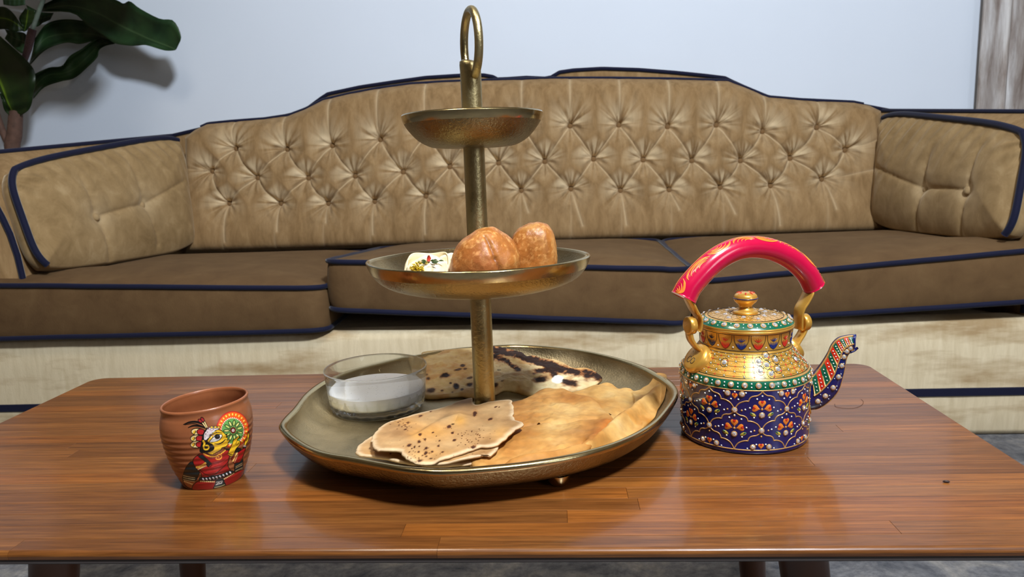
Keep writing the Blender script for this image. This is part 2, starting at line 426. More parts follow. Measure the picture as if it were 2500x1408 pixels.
for q, s in ((B2[1][0], -1), (B2[1][-1], 1), (B2[2][-1], 1)):
    e = ((XL+.02) if s < 0 else (XR-.02), q[1]+(.01 if s < 0 else .03)); dP = np.minimum(dP, seg_d(Pg, q, e)+.002)
edge = np.minimum(np.minimum((Xg-XL)*1.0, (XR-Xg)*1.0), np.minimum((ztop[:, None]-Zg), (Zg-ZB)*1.2))
puff = .040*(1-np.exp(-np.maximum(edge, 0)/.022))
puff += .012*(1-np.exp(-(dB/.05)**2))
h = puff-.042*np.exp(-dB/.011)-.016*np.exp(-(dB/.048)**1.5)-.0120*np.exp(-dC/.0055)-.0050*np.exp(-dP/.0060)
vor = sst(0, .030, dB2-dB)
h += vor*.0030*np.exp(-((dB-.026)/.016)**2)*np.sin(ang*7+Xg*90)+.0012*fbm(np.stack([Xg*60, Zg*14, Xg*0], -1), 3)
h -= .010*np.maximum(0, 1-edge/.03)**2
h = np.maximum(h, -.004)
Yg = Y0+LEAN*(Zg-ZB)-h+.02
sp = 1-np.abs(Zg-.02)*0
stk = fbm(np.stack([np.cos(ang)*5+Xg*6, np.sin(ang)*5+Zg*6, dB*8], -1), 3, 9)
nap = np.exp(-(dB/.042)**1.4)*(.22+.78*np.clip(np.sin(ang)+.45, 0, 1))*np.clip(.75+1.9*stk, 0, 1)*sst(.006, .012, dB)*vor  # bright velvet highlights painted mostly above the buttons, below them fainter
nap = np.maximum(nap, .5*np.exp(-dC/.0035)*np.exp(-dB/.10)*sst(.006, .012, dB)); nap = np.maximum(nap, .28*np.exp(-dP/.004))  # thin painted highlights along creases and pleats
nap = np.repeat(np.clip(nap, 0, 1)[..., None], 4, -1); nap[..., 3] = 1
front = np.stack([Xg, Yg, Zg], -1)
back = front.copy(); back[..., 1] = Y0+LEAN*(Zg-ZB)+.05
bi = lambda g: np.concatenate([g[:, 0], g[-1, 1:], g[-2::-1, -1], g[0, -2:0:-1]])
nb = len(bi(front)); 
ridx = bi(np.arange(nu*nv).reshape(nu, nv))
rim2 = bi(back)
Pb = np.concatenate([front.reshape(-1, 3), rim2]); k = np.arange(nb); k2 = (k+1) % nb
wallf = np.stack([ridx[k], nu*nv+k, nu*nv+k2, ridx[k2]], -1)
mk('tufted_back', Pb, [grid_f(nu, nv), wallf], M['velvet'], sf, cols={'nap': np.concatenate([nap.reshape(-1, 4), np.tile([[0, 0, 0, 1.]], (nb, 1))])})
# covered buttons, deep in the tufts
tt = np.linspace(0, pi/2, 5); bp = [(max(.0003, .0095*sin(t)), .006*cos(t)) for t in tt]+[(.0095, -.004)]
Pbt, Fbt = lathe(bp, (0, 0), 14)
Pbt = Pbt[:, [0, 2, 1]]*[1, -1, 1]
bme = mesh_from('button', Pbt, Fbt, M['velvet_button_shade'], cols={'nap': np.tile([[0, 0, 0, 1]], (len(Pbt), 1))})
tuft = bpy.data.objects['tufted_back']
def add_button(parent, p, nx=0., me=bme):
    o = link('button', me, parent); o.location = np.array(p)+[0, 0, ZT]-ORG[parent.name]; o.rotation_euler = (-.2, 0, nx); return o
for r in btn:
    for q in r:
        i = int(round((q[0]-XL)/(XR-XL)*(nu-1))); j = int(round((q[2]-ZB)/(ztop[i]-ZB)*(nv-1)))
        add_button(tuft, (q[0], Yg[i, j]+.001, q[2]))
# piping along the top of the tufted back
pt = [(x, Y0+LEAN*(z-ZB)+.022, z+.001) for x, z in zip(np.interp(np.linspace(0, 1, 220), np.linspace(0, 1, nu), Xg[:, 0]), np.interp(np.linspace(0, 1, 220), np.linspace(0, 1, nu), ztop))]
pt = [p for p in pt if p[0] > XL+.045 and p[0] < XR-.05]
P, F = tube(pt, .0058, 8); mk('back_piping', P, F, M['navy'], sf)
# outer back with its two humps
yo = Y0+.20
hp = [(380, 340), (500, 312), (640, 296), (740, 272), (783, 240), (800, 229), (880, 212), (960, 200), (1040, 189), (1120, 184), (1180, 183), (1203, 187), (1214, 193), (1240, 192), (1285, 189), (1330, 191), (1346, 188), (1366, 176), (1400, 171), (1470, 167), (1560, 170), (1650, 177), (1720, 184), (1770, 190), (1788, 199), (1835, 220), (1885, 240), (1960, 247), (2090, 254), (2200, 275)]
ob = V.aty(hp, yo)[:, [0, 2]]
ob = np.column_stack([np.interp(np.linspace(0, 1, 200), np.linspace(0, 1, len(ob)), ob[:, 0]), np.interp(np.linspace(0, 1, 200), np.linspace(0, 1, len(ob)), ob[:, 1])])
n = len(ob); sec = [(0, -.02), (.004, -.004), (.014, 0), (.066, 0), (.078, -.006), (.08, -.03)]
sec = [(-.002, None)]+sec+[(.08, None)]
P = []
for a, (dy, dz) in enumerate(sec):
    P.append(np.column_stack([ob[:, 0], np.full(n, yo+dy), np.full(n, -.39) if dz is None else ob[:, 1]+dz-.003]))
P = np.concatenate(P); F = [grid_f(len(sec), n)]
mk('outer_back', P, F, M['velvet'], sf)
P, F = tube([(x, yo+.002, z) for x, z in ob], .0060, 8); mk('outer_back_piping', P, F, M['navy'], sf)

# arms: flared outwards at the front
def arm(sx):
    mir = lambda x: x if sx < 0 else -.232-x
    def sect(t):                                          # t 0 at the back, 1 at the front
        b_ = np.array([(-1.20, -.39), (-1.20, .05), (-1.215, .2), (-1.24, .33), (-1.27, .405)])
        f_ = np.array([(-1.300, -.39), (-1.308, .03), (-1.345, .2), (-1.405, .285), (-1.480, .328)])
        s = b_+(f_-b_)*t; s = s.copy()
        if sx > 0: s[:, 1] = np.where(s[:, 1] > .3, s[:, 1]-.010*(1-t), s[:, 1])
        p = spl(s, 14); o = p[-1]
        out = np.array([(o[0]-.05, o[1]-.004), (o[0]-.11, o[1]-.03), (o[0]-.135, o[1]-.09), (o[0]-.135, -.39)])
        return np.concatenate([p, spl(np.concatenate([p[-1:], out]), 10)[1:]])
    ts = np.linspace(0, 1, 24); P = []
    for t in ts:
        s = sect(t); y = 2.54+(1.735-2.54)*t
        P.append(np.column_stack([s[:, 0], np.full(len(s), y), s[:, 1]]))
    s = sect(1); c = s.mean(0)
    P.append(np.column_stack([s[:, 0], np.full(len(s), 1.727), s[:, 1]])+(np.array([c[0], 0, c[1]])-np.column_stack([s[:, 0], 0*s[:, 0], s[:, 1]]))*.04)
    n = len(s); Pa = np.concatenate(P); Pa[:, 0] = [mir(x) for x in Pa[:, 0]]
    o = mk('arm', Pa, [grid_f(25, n, flip=sx > 0), (np.arange(n)[::-1 if sx < 0 else 1]+24*n)[None]], M['velvet'], sf)
    top = np.array([(mir(sect(t)[13][0]), 2.54+(1.735-2.54)*t, sect(t)[13][1]+.002) for t in ts])
    P, F = tube(top, .0062, 8); mk('arm_piping', P, F, M['navy'], o)
    fr = np.array([(mir(x), 1.729, z) for x, z in s if z > -.13])
    P, F = tube(fr, .0075, 8); mk('arm_front_piping', P, F, M['navy'], o)
arm(-1); arm(1)
# base with its light skirt and navy band
xs = np.linspace(-1.62, 1.385, 180)
pr = np.array([(1.76, -.118), (1.722, -.120), (1.711, -.126), (1.707, -.14), (1.705, -.2), (1.705, -.27), (1.706, -.33), (1.708, -.385), (1.712, -.397), (1.76, -.398)])
wv = .0016*fbm(np.stack([xs*14, xs*0, xs*0], -1), 3)
P = np.stack([np.repeat(xs[:, None], len(pr), 1), pr[None, :, 0]+wv[:, None], np.repeat(pr[None, :, 1], 180, 0)], -1)
mk('skirt', P.reshape(-1, 3), [grid_f(180, len(pr), flip=True)], M['velvet_skirt'], sf)
P, F = rbox(-1.60, 1.37, 1.755, 2.56, -.392, -.125, .004); mk('base_frame', P, F, M['velvet'], sf, smooth=False)
P, F = rbox(-1.62, 1.385, 1.7015, 1.7085, -.3015, -.2825, .0015); mk('skirt_band', P, F, M['navy'], sf, smooth=False)

# seat cushions
def cushion(x0, x1, y0, y1, ztf, zbf, crown, sag, bulge, name, label, seed, rc=.05, ear=0):
    c = np.array([(x0+x1)/2, (y0+y1)/2])
    a = np.linspace(0, pi/2, 7); B = []
    for cx, cy, st in ((x1-rc, y0+.028, -pi/2), (x1-rc, y1-rc, 0), (x0+rc, y1-rc, pi/2), (x0+rc, y0+.028, pi)):
        ry = .028 if cy < (y0+y1)/2 else rc
        B += [(cx+rc*cos(st+q), cy+ry*sin(st+q)) for q in a]
    B = np.array(B)
    if ear:                                               # the front runs out past the arm
        yT = y0+.055; e = ear; xe = x0 if e < 0 else x1
        if e < 0: B = np.concatenate([B[B[:, 0] > x0+rc+1e-4], [(x0+.03, y1-.02), (x0+.004, y1-.06), (x0, yT+.03), (x0-.01, yT+.004), (x0-.16, yT), (x0-.185, yT-.02), (x0-.185, y0+.03), (x0-.16, y0)]]); k_ = np.argmin(np.abs(B[:, 0]-(x1-rc))+np.abs(B[:, 1]-y0)); B = np.roll(B, -k_, 0)
        else:
            L_ = B[B[:, 0] < x1-rc-1e-4]; B = np.concatenate([[(x1+.16, y0), (x1+.185, y0+.03), (x1+.185, yT-.02), (x1+.16, yT), (x1+.01, yT+.004), (x1, yT+.03), (x1-.004, y1-.06), (x1-.03, y1-.02)], L_])
    B = np.concatenate([B, B[:1]])
    L = np.concatenate([[0], np.cumsum(np.linalg.norm(np.diff(B, axis=0), axis=1))]); n = 200
    s = np.linspace(0, L[-1], n, endpoint=False); B = np.column_stack([np.interp(s, L, B[:, 0]), np.interp(s, L, B[:, 1])])
    tx = (B[:, 0]-x0)/(x1-x0); ty = (B[:, 1]-y0)/(y1-y0)
    zt = np.array([ztf(u, v) for u, v in zip(tx, ty)]); zb = np.array([zbf(u, v) for u, v in zip(tx, ty)])
    rings = []
    for f in (0.02, .15, .3, .45, .6, .72, .82, .9, .95, .98):
        q = c+(B-c)*f; X = (q[:, 0]-x0)/(x1-x0); Yv = (q[:, 1]-y0)/(y1-y0)
        z = np.array([ztf(u, v) for u, v in zip(X, Yv)])+crown*(1-f**5)*(1-.25*f)
        z += .003*fbm(np.stack([q[:, 0]*9, q[:, 1]*9, q[:, 0]*0+seed], -1), 3)*(1-f)
        rings.append(np.column_stack([q, z]))
    nrm2 = B-c; nrm2 = np.column_stack([np.gradient(B[:, 1]), -np.gradient(B[:, 0])]); nrm2 /= np.linalg.norm(nrm2, axis=1)[:, None]
    for t in (0, .06, .15, .3, .5, .7, .85, .94, 1):
        q = B+nrm2*bulge*sin(pi*t)**.6 if 0 < t < 1 else B
        z = zt+(zb-zt)*t
        rings.append(np.column_stack([q, z+0*z]))
    for f in (.97, .9, .8, .65, .4, .02):
        q = c+(B-c)*f; rings.append(np.column_stack([q, np.interp(f, [0, 1], [zb.mean(), zb.mean()])+(zb-zb.mean())*f-sag*(1-f**4)]))
    k = len(rings)
    t = thing('seat_cushion', label, 'cushion', (c[0], c[1], zb.min()-sag), 'seat cushions of the sofa')
    P = np.concatenate(rings); mk('cover', P, [grid_f(k, n, False, True), np.arange(n)[None][:, ::-1], (np.arange(n)+(k-1)*n)[None]][:1]+[np.arange(n)[None], (np.arange(n)[::-1]+(k-1)*n)[None]], M['velvet_seat'], t)
    for nm, rg in (('top_piping', rings[10]), ('bottom_piping', rings[18])):
        wob = .0012*fbm(np.stack([s*12, s*0+seed, s*0], -1), 2)
        Pp, Fp = tube(rg+np.column_stack([nrm2*.003, wob]), .0062, 8, closed=True); mk(nm, Pp, Fp, M['navy'], t)
bl = lambda l, r, bk: (lambda u, v: (l+(r-l)*u)*(1-v)+bk*v)
cushion(-1.300, -.551, 1.69, 2.27, bl(.020, -.006, .012), bl(-.110, -.108, -.10), .030, .012, .008, 'seat_cushion', 'left end seat cushion lying flat, on the plant side of the sofa', 1, ear=-1)
cushion(-.537, .309, 1.69, 2.27, bl(.057, .014, .022), bl(-.058, -.112, -.075), .026, .030, .008, 'seat_cushion', 'middle seat cushion, its left front corner riding up above a dark gap', 2)
cushion(.323, 1.068, 1.69, 2.27, bl(-.014, .038, .022), bl(-.112, -.078, -.08), .028, .032, .008, 'seat_cushion', 'right end seat cushion, directly behind the magenta kettle handle', 3, ear=1)

# arm pillows
def pillow(c4, out, label, bpx, sx, stain):
    # c4: front-bottom, back-bottom, back-top, front-top of the inner face
    fb, bb, bt, ft = [np.array(q, float) for q in c4]; out = np.array(out, float)
    nu, nv = 110, 90
    u = np.linspace(0, 1, nu)[:, None]; v = np.linspace(0, 1, nv)[None]
    ru = .5+.5*np.sign(2*u-1)*np.abs(2*u-1)**.9; 
    uu = u*np.ones_like(v); vv = v*np.ones_like(u)
    # rounded corners
    a = 2*uu-1; b = 2*vv-1; k = .16
    A = a*np.sqrt(np.maximum(0, 1-k*b**6/1.0))if False else a*(1-.075*np.abs(b)**5); Bq = b*(1-.11*np.abs(a)**5)
    U = (A+1)/2; Vv = (Bq+1)/2
    Q = (fb[None, None]*((1-U)*(1-Vv))[..., None]+bb*(U*(1-Vv))[..., None]+bt*(U*Vv)[..., None]+ft*((1-U)*Vv)[..., None])
    n = np.cross(bb-fb, ft-fb); n /= np.linalg.norm(n)
    if n[0]*sx > 0: n = -n                                # towards the middle of the sofa
    L = np.linalg.norm(bb-fb); Hh = np.linalg.norm(ft-fb)
    S = np.stack([U*L, Vv*Hh], -1)
    ed = np.minimum(np.minimum(uu, 1-uu)*L, np.minimum(vv, 1-vv)*Hh)
    h = .046*(1-np.exp(-ed/.055))
    bs = []
    for q in bpx:                                          # button pixel -> face parameters
        w = V.atplane(q, fb+n*.03, n); d = w-fb
        e1 = (bb-fb)/L; e2 = ft-fb; e2 = e2-(e2@e1)*e1; e2 /= np.linalg.norm(e2)
        bs.append(np.array([d@e1, d@e2]))
    e1 = (bb-fb)/L; e2 = ft-fb; e2 = e2-(e2@e1)*e1; e2 /= np.linalg.norm(e2)
    S = np.stack([(Q-fb)@e1, (Q-fb)@e2], -1)
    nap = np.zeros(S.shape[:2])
    for i, q in enumerate(bs):
        d = np.linalg.norm(S-q, axis=-1)
        h = h-.006*np.exp(-(d/.016)**2)-.014*np.exp(-(d/.06)**1.5)
        dv = seg_d(S, q, (q[0]-.012, q[1]+.15)); h = h-.010*np.exp(-dv/.008)*sst(.19, .02, np.abs(S[..., 1]-q[1]))*sst(.004, .02, d)
        dv = seg_d(S, q, (q[0]+.012, q[1]-.12)); h = h-.008*np.exp(-dv/.007)*sst(.004, .02, d)
        if i == 0 and len(bs) > 1: h = h-.010*np.exp(-seg_d(S, q, bs[1])/.008)*sst(.004, .02, d)
        far = (L*.98, q[1]+.06) if i == len(bs)-1 else q
        h = h-(.007*np.exp(-seg_d(S, q, far)/.007)*sst(.004, .02, d) if i == len(bs)-1 else 0)
        nap = np.maximum(nap, .35*np.exp(-d/.03))  # soft highlight painted around each pillow button
    w1 = np.stack([S[..., 0]*16+S[..., 1]*10, S[..., 1]*5-S[..., 0]*3, S[..., 0]*0+sx], -1)
    h = h+.0045*fbm(w1, 4, 3)*sst(0, .06, ed)
    # gathers at the front top corner and along the top
    dc = np.linalg.norm(S-np.array([.0, Hh*.93]), axis=-1); an = np.arctan2(S[..., 1]-Hh*.93, S[..., 0])
    h = h+.004*np.sin(an*16)*np.exp(-((dc-.06)/.05)**2)
    h = h+.0022*np.sin(S[..., 0]*150+S[..., 1]*60)*np.exp(-(Hh-S[..., 1])/.06)*sst(0, .03, ed)
    Pf = Q+n*h[..., None]
    ridx = bi(np.arange(nu*nv).reshape(nu, nv)); r0 = bi(Q)
    r1 = r0-n*.03; r2 = r0+(Q.mean((0, 1))-r0)*.06-n*.045
    nb = len(r0); kk = np.arange(nb); k2 = (kk+1) % nb
    base = nu*nv
    F = [grid_f(nu, nv), np.stack([ridx[kk], base+kk, base+k2, ridx[k2]], -1), np.stack([base+kk, base+nb+kk, base+nb+k2, base+k2], -1), (np.arange(nb)+base+nb)[None]]
    P = np.concatenate([Pf.reshape(-1, 3), r1, r2])
    if sx > 0: F = [f[:, ::-1] for f in F]
    t = thing('arm_pillow', label, 'pillow', (Q[..., 0].mean(), Q[..., 1].mean(), min(fb[2], bb[2])), 'arm pillows of the sofa')
    painted_sheenf = np.zeros((len(P), 4)); painted_sheenf[:, 3] = 1; painted_sheenf[:nu*nv, :3] = (nap*(.7+.4*fbm(S.reshape(-1, 2)[:, [0, 1, 1]].reshape(nu, nv, 3)*40, 3))).reshape(-1, 1)
    mk('cover', P, F, M['velvet_pillow'], t, cols={'nap': painted_sheenf})
    for q in bs:
        j = np.argmin(np.linalg.norm(S.reshape(-1, 2)-q, axis=-1)); p = Pf.reshape(-1, 3)[j]
        ob_ = link('button', pbme, t); ob_.location = p+n*.0005+[0, 0, ZT]-ORG[t.name]
        ob_.rotation_euler = Vector(n).to_track_quat('-Y', 'Z').to_euler()
    # piping along the front and top edges
    pip = np.concatenate([Q[0, :, :], Q[1:, -1, :]])
    Pp, Fp = tube(pip+n*.010*np.linspace(1, 0, len(pip))[:, None]**.5, .0085, 8); mk('piping', Pp, Fp, M['navy'], t)
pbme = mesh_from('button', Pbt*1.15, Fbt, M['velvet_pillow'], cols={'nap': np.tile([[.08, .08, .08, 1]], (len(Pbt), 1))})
pillow([(-1.256, 1.715, .044), (-1.132, 2.285, .038), (-1.192, 2.375, .402), (-1.348, 1.765, .304)], (-1, 0, 0), 'loose left arm pillow with two buttons, leaning near the plant', [(236, 528), (348, 500)], -1, 0)
pillow([(1.031, 1.715, .052), (.948, 2.285, .040), (1.0, 2.375, .385), (1.084, 1.765, .305)], (1, 0, 0), 'loose right arm pillow with two deep buttons below the curtain end of the wall', [(2356, 462), (2247, 458)], 1, 0)
# ------------------------------------------------------------------ tiered brass stand
PX, PY = -.075, .715
st = thing('serving_stand', 'three-tier cast brass serving stand with a ring handle on top', 'stand', (PX, PY, 0))
ZR = .036
rim_px = [(690, 1037), (699, 1053), (719, 1071), (758, 1094), (801, 1108), (856, 1117), (915, 1128), (978, 1139), (1033, 1144.6), (1084, 1146.5), (1190, 1139), (1307, 1126), (1425, 1104), (1523, 1073), (1593, 1034), (1632, 992), (1648, 961), (1640, 938), (1613, 918), (1562, 892.5), (1483, 869), (1386, 851), (1268, 842), (1190, 845), (1111, 851), (1033, 864), (900, 893), (830, 914), (786, 934), (750.6, 961), (723, 996), (700, 1020)]
rimw = V.atz(rim_px, ZR)[:, :2]
TC = np.array([-.072, .722])
d = spl(rimw, 720, True)-TC
an = np.unwrap(np.arctan2(d[:, 1], d[:, 0])); rad = np.linalg.norm(d, axis=1)
if an[-1] < an[0]: an, rad = -an[::-1], rad[::-1]; sgn = -1
else: sgn = 1
NT = 240; th = np.arange(NT)*2*pi/NT
aa = np.concatenate([an-2*pi, an, an+2*pi]); ra = np.tile(rad, 3)
o_ = np.argsort(aa); rth = np.interp(sgn*th, aa[o_], ra[o_])
def tray_r(t): return np.interp(np.mod(t, 2*pi), np.append(th, 2*pi), np.append(rth, rth[0]))
def shell(prof, c, rf, n, closed=True):
    prof = np.array(prof, float); r = rf; t = np.arange(n)*2*pi/n
    P = np.stack([c[0]+np.outer(np.cos(t)*r, prof[:, 0])-np.outer(np.cos(t), prof[:, 2]), c[1]+np.outer(np.sin(t)*r, prof[:, 0])-np.outer(np.sin(t), prof[:, 2]), np.tile(prof[:, 1], (n, 1))], -1)
    return P.reshape(-1, 3), [grid_f(n, len(prof), True)]
# (fraction of the outline, height, absolute inset)
inn = [(.0, .0105, 0), (.3, .0105, 0), (.6, .0105, 0), (.80, .0108, 0), (.87, .0125, 0), (.92, .0162, 0), (.955, .022, 0), (.98, .029, 0), (.992, .0345, .0022)]
rimp = [(.992, .0345, .0022), (.996, .0362, .0016), (1., .0368, .0002), (1.006, .0362, -.0012), (1.009, .0345, -.0018), (1.006, .032, -.0014)]
outp = [(1.006, .032, -.0014), (.995, .0265, -.0005), (.97, .0195, 0), (.935, .0142, 0), (.89, .0104, 0), (.83, .0084, 0), (.6, .0078, 0), (.0, .0078, 0)]
tray_mb = MB()
P, F = shell(inn, TC, rth, NT); tray_mb.add(P, F, 0)
P, F = shell(rimp, TC, rth, NT); tray_mb.add(P, F, 1)
P, F = shell(outp, TC, rth, NT); tray_mb.add(P, F, 2)
tray = tray_mb.build('bottom_tray', [M['brass_in'], M['brass_rim'], M['brass_out']], st)
def tray_z(X, Y):                                        # height of the tray inside
    d = np.stack([X-TC[0], Y-TC[1]], -1); f = np.linalg.norm(d, axis=-1)/tray_r(np.arctan2(d[..., 1], d[..., 0]))
    return np.interp(f, [q[0] for q in inn], [q[1] for q in inn])
for a in (-1.13, .45, 2.0, 3.55):
    x, y = TC[0]+.155*cos(a), TC[1]+.155*sin(a)
    if a == -1.13: x, y = -.0022, .5830
    P, F = lathe([(.0003, .0002), (.0045, .0004), (.0076, .002), (.0090, .0045), (.0105, .0105)], (x, y), 24); mk('foot', P, F, M['brass_rim'], st)
# pole
pr = [(.0106, .0100), (.0106, .141), (.0104, .146), (.0101, .282), (.0101, .3)]
P, F = lathe(np.array(pr), (PX, PY), 40); mk('pole', P, F, M['brass'], st)
# bowls
def bowl(name, zr, r, oprof, thick, squash, tips, n=120, tilt=0., rot=0.):
    t = np.arange(n)*2*pi/n
    rf = np.ones(n)
    for a, amp, w in tips: rf += amp*np.exp(-(np.angle(np.exp(1j*(t-a)))/w)**2)
    op = np.array(oprof, float); op = spl(op, 18)
    ip = op[::-1].copy(); ip[:, 0] -= thick; ip[:, 1] += thick*.9; ip = ip[ip[:, 0] > 0]
    ip[0] = (op[-1, 0]-thick*.9, op[-1, 1]-.0006)
    lip = np.array([op[-1], (op[-1, 0]-thick*.25, op[-1, 1]+.0013), (op[-1, 0]-thick*.65, op[-1, 1]+.0010), ip[0]])
    ip = np.concatenate([ip, [(0.0005, ip[-1, 1])]]); op = np.concatenate([[(0.0005, op[0, 1])], op])
    mb = MB()
    for pr, m in ((op[:-4], 2), (op[-5:], 1), (lip, 1), (ip, 0)):
        P, F = lathe(pr, (0, 0), n, lambda q: rf)
        P[:, 1] *= squash; P[:, 2] += tilt*P[:, 1]
        P += [PX, PY, 0]; mb.add(P, F, m)
    return mb.build(name, [M['brass_in'], M['brass_rim'], M['brass_out']], st)
bowl('middle_bowl', .174, .11, [(.030, .1420), (.046, .1432), (.066, .1458), (.083, .1500), (.0945, .1555), (.1015, .1630), (.1052, .1700), (.1068, .1757)], .0035, .98, [(pi, .035, .25), (0, .02, .3), (-1.45, .02, .5)], tilt=-.012)
bowl('top_bowl', .3135, .0665, [(.030, .2822), (.040, .2836), (.051, .2895), (.0595, .2985), (.0645, .3065), (.0663, .3125)], .003, 1., [(pi, .02, .3), (0, .01, .4)], tilt=-.01)
pr = [(.0099, .2835), (.0099, .345), (.0099, .352)]
P, F = lathe(np.array(pr), (PX, PY), 40); 
# the pole ends in a slanted flattened tongue gripping the ring
n = 40; t = np.arange(n)*2*pi/n; top = []
for k, zz in enumerate((.352, .357, .3605, .3625)):
    rr_ = .0099*(1, .97, .88, .55)[k]
    top.append(np.column_stack([PX+rr_*np.cos(t)-.0006*k, PY+rr_*np.sin(t), zz-.10*(rr_*np.cos(t))*(k > 0)]))
P2 = np.concatenate(top); mb = MB(); mb.add(P, F); mb.add(P2, [grid_f(4, n, False, True, flip=True), (np.arange(n)+3*n)[None]])
mb.build('upper_pole', [M['brass']], st)
# ring handle, seen nearly edge on: its near side to the right
ca = R(70); e = np.array([-cos(ca)*1.0, sin(ca), 0]); e = np.array([cos(ca), -sin(ca), 0])
t = np.linspace(0, 2*pi, 72, endpoint=False)
rc_ = np.array([PX+.0018, PY, .3770]); 
rp = rc_+np.cos(t)[:, None]*e*.0285+np.sin(t)[:, None]*np.array([0, 0, .0300])
P, F = tube(rp, .0040, 14, closed=True); mk('ring_handle', P, F, M['brass'], st)

# ------------------------------------------------------------------ breads
def slab(name, parent, outline, P0, nrm, thick, mat, bumpf, colf, rag=0., seed=0, n=260, mrings=34, closed_spl=True, dome=.0, edge_r=.006, minz=None, smooth_out=True, drop=0.):
    w = V.atplane(outline, P0, nrm)
    w = spl(w, n, True) if smooth_out else w
    L = np.concatenate([[0], np.cumsum(np.linalg.norm(np.diff(np.concatenate([w, w[:1]]), axis=0), axis=1))])
    s = np.linspace(0, L[-1], n, endpoint=False); ww = np.concatenate([w, w[:1]])
    w = np.stack([np.interp(s, L, ww[:, k]) for k in range(3)], -1)
    c = w.mean(0)
    if rag:
        k = 1+rag*fbm(np.stack([s*160, s*0+seed, s*0], -1), 4, seed); w = c+(w-c)*np.stack([k, k, np.ones(n)], -1)
    f = np.concatenate([np.linspace(.02, .86, mrings-10), np.linspace(.88, 1, 10)])
    Q = c+(w-c)[None]*f[:, None, None]
    nz = np.asarray(nrm, float)/np.linalg.norm(nrm)
    ed = (1-f)[:, None]*np.linalg.norm(w-c, axis=1)[None]
    rnd = np.sqrt(np.clip(1-(1-np.clip(ed/edge_r, 0, 1))**2, 0, 1))
    hh = thick*(.35+.65*rnd)+dome*(1-f[:, None]**2.5)+bumpf(Q[..., 0], Q[..., 1])*(.25+.75*sst(0, .012, ed))
    hh = hh-drop; Tp = Q.copy(); Tp[..., 2] += hh
    Bt = Q.copy(); Bt[..., 2] += np.minimum(hh*.2, hh-.0008)+(bumpf(Q[..., 0], Q[..., 1])*.8)*(.25+.75*sst(0, .012, ed))*.0
    Bt[..., 2] = np.where(f[:, None] > .5, Tp[..., 2]-np.maximum(thick*.8, .0012), Bt[..., 2])
    if minz is not None:
        for G in (Tp, Bt): G[..., 2] = np.maximum(G[..., 2], minz(G[..., 0], G[..., 1])+(.0016 if G is Tp else .0004))
    m = len(f); k = np.arange(n); k2 = (k+1) % n
    col_ = colf(Tp[..., 0], Tp[..., 1], Tp[..., 2], ed).reshape(-1, 3)
    cols = np.ones((2*m*n, 4)); cols[:m*n, :3] = col_; cols[m*n:, :3] = colf(Bt[..., 0], Bt[..., 1], Bt[..., 2], ed).reshape(-1, 3)
    F = [grid_f(m, n, False, True), np.arange(n)[None][:, ::-1], grid_f(m, n, False, True, flip=True, off=m*n), (np.arange(n)+m*n)[None], np.stack([(m-1)*n+k, (2*m-1)*n+k, (2*m-1)*n+k2, (m-1)*n+k2], -1)]
    # orientation of the outline decides the facing
    A = .5*np.sum(w[:, 0]*np.roll(w[:, 1], -1)-w[:, 1]*np.roll(w[:, 0], -1))
    if A > 0: F = [q[:, ::-1] for q in F]
    F = [q[:, ::-1] for q in F]
    return mk(name, np.concatenate([Tp.reshape(-1, 3), Bt.reshape(-1, 3)]), F, mat, parent, cols={'tint': cols})
def cl(*c): return np.array([lin(q) for q in c])
def grad(x, stops):                                       # piecewise colour ramp on an array
    xs = [s[0] for s in stops]; cs = cl(*[s[1] for s in stops])
    return np.stack([np.interp(x, xs, cs[:, k]) for k in range(3)], -1)
def over(c, m, tint): m = np.clip(m, 0, 1)[..., None]; return c*(1-m)+np.array(lin(tint))*m
def xy(X, Y, s, z=0): return np.stack([X*s, Y*s, 0*X+z], -1)
def cp(pts, o, s): return [(q[0]/s+o[0], q[1]/s+o[1]) for q in pts]
Z3 = (0, 0, 1)
floorz = lambda X, Y: tray_z(X, Y)+.0006
# naan leaning up the back of the tray
na = thing('naan', 'char-blistered pale naan lying behind the brass pole', 'bread', (-.06, .83, .0105))
ncr = (5.435, (1020, 830))
naan_out = cp([(78, 755), (60, 640), (55, 480), (85, 330), (60, 215), (250, 172), (450, 150), (620, 140), (800, 118), (980, 100), (1120, 118), (1250, 150), (1380, 185), (1450, 238), (1560, 232), (1650, 265), (1800, 275), (1930, 320), (2090, 400), (2230, 400), (2330, 425), (2420, 490), (2440, 530), (2300, 640), (2000, 700), (1700, 730), (1480, 735), (1300, 700), (1150, 690), (1060, 725), (980, 750), (750, 768), (560, 742), (400, 745), (250, 768)], ncr[1], ncr[0])
nP0 = np.array([-.08, .775, .0125]); nN = np.array([0, -.16, 1.])
def nb(X, Y):
    b = .0030*fbm(xy(X, Y, 22), 3, 2)+.0028*fbm(xy(X, Y, 60), 3, 4)+.0010*fbm(xy(X, Y, 180), 2, 6)
    for px, a, s_ in (((1350, 600), .006, .022), ((340, 470), .003, .008), ((1640, 545), .0035, .008), ((1200, 300), .004, .018), ((300, 330), .003, .012), ((1350, 300), .003, .006), ((1150, 690), .005, .018), ((1850, 520), .003, .01)):
        q = V.atplane([cp([px], ncr[1], ncr[0])[0]], nP0, nN)[0]; b = b+a*np.exp(-((X-q[0])**2+(Y-q[1])**2)/s_**2)
    return b
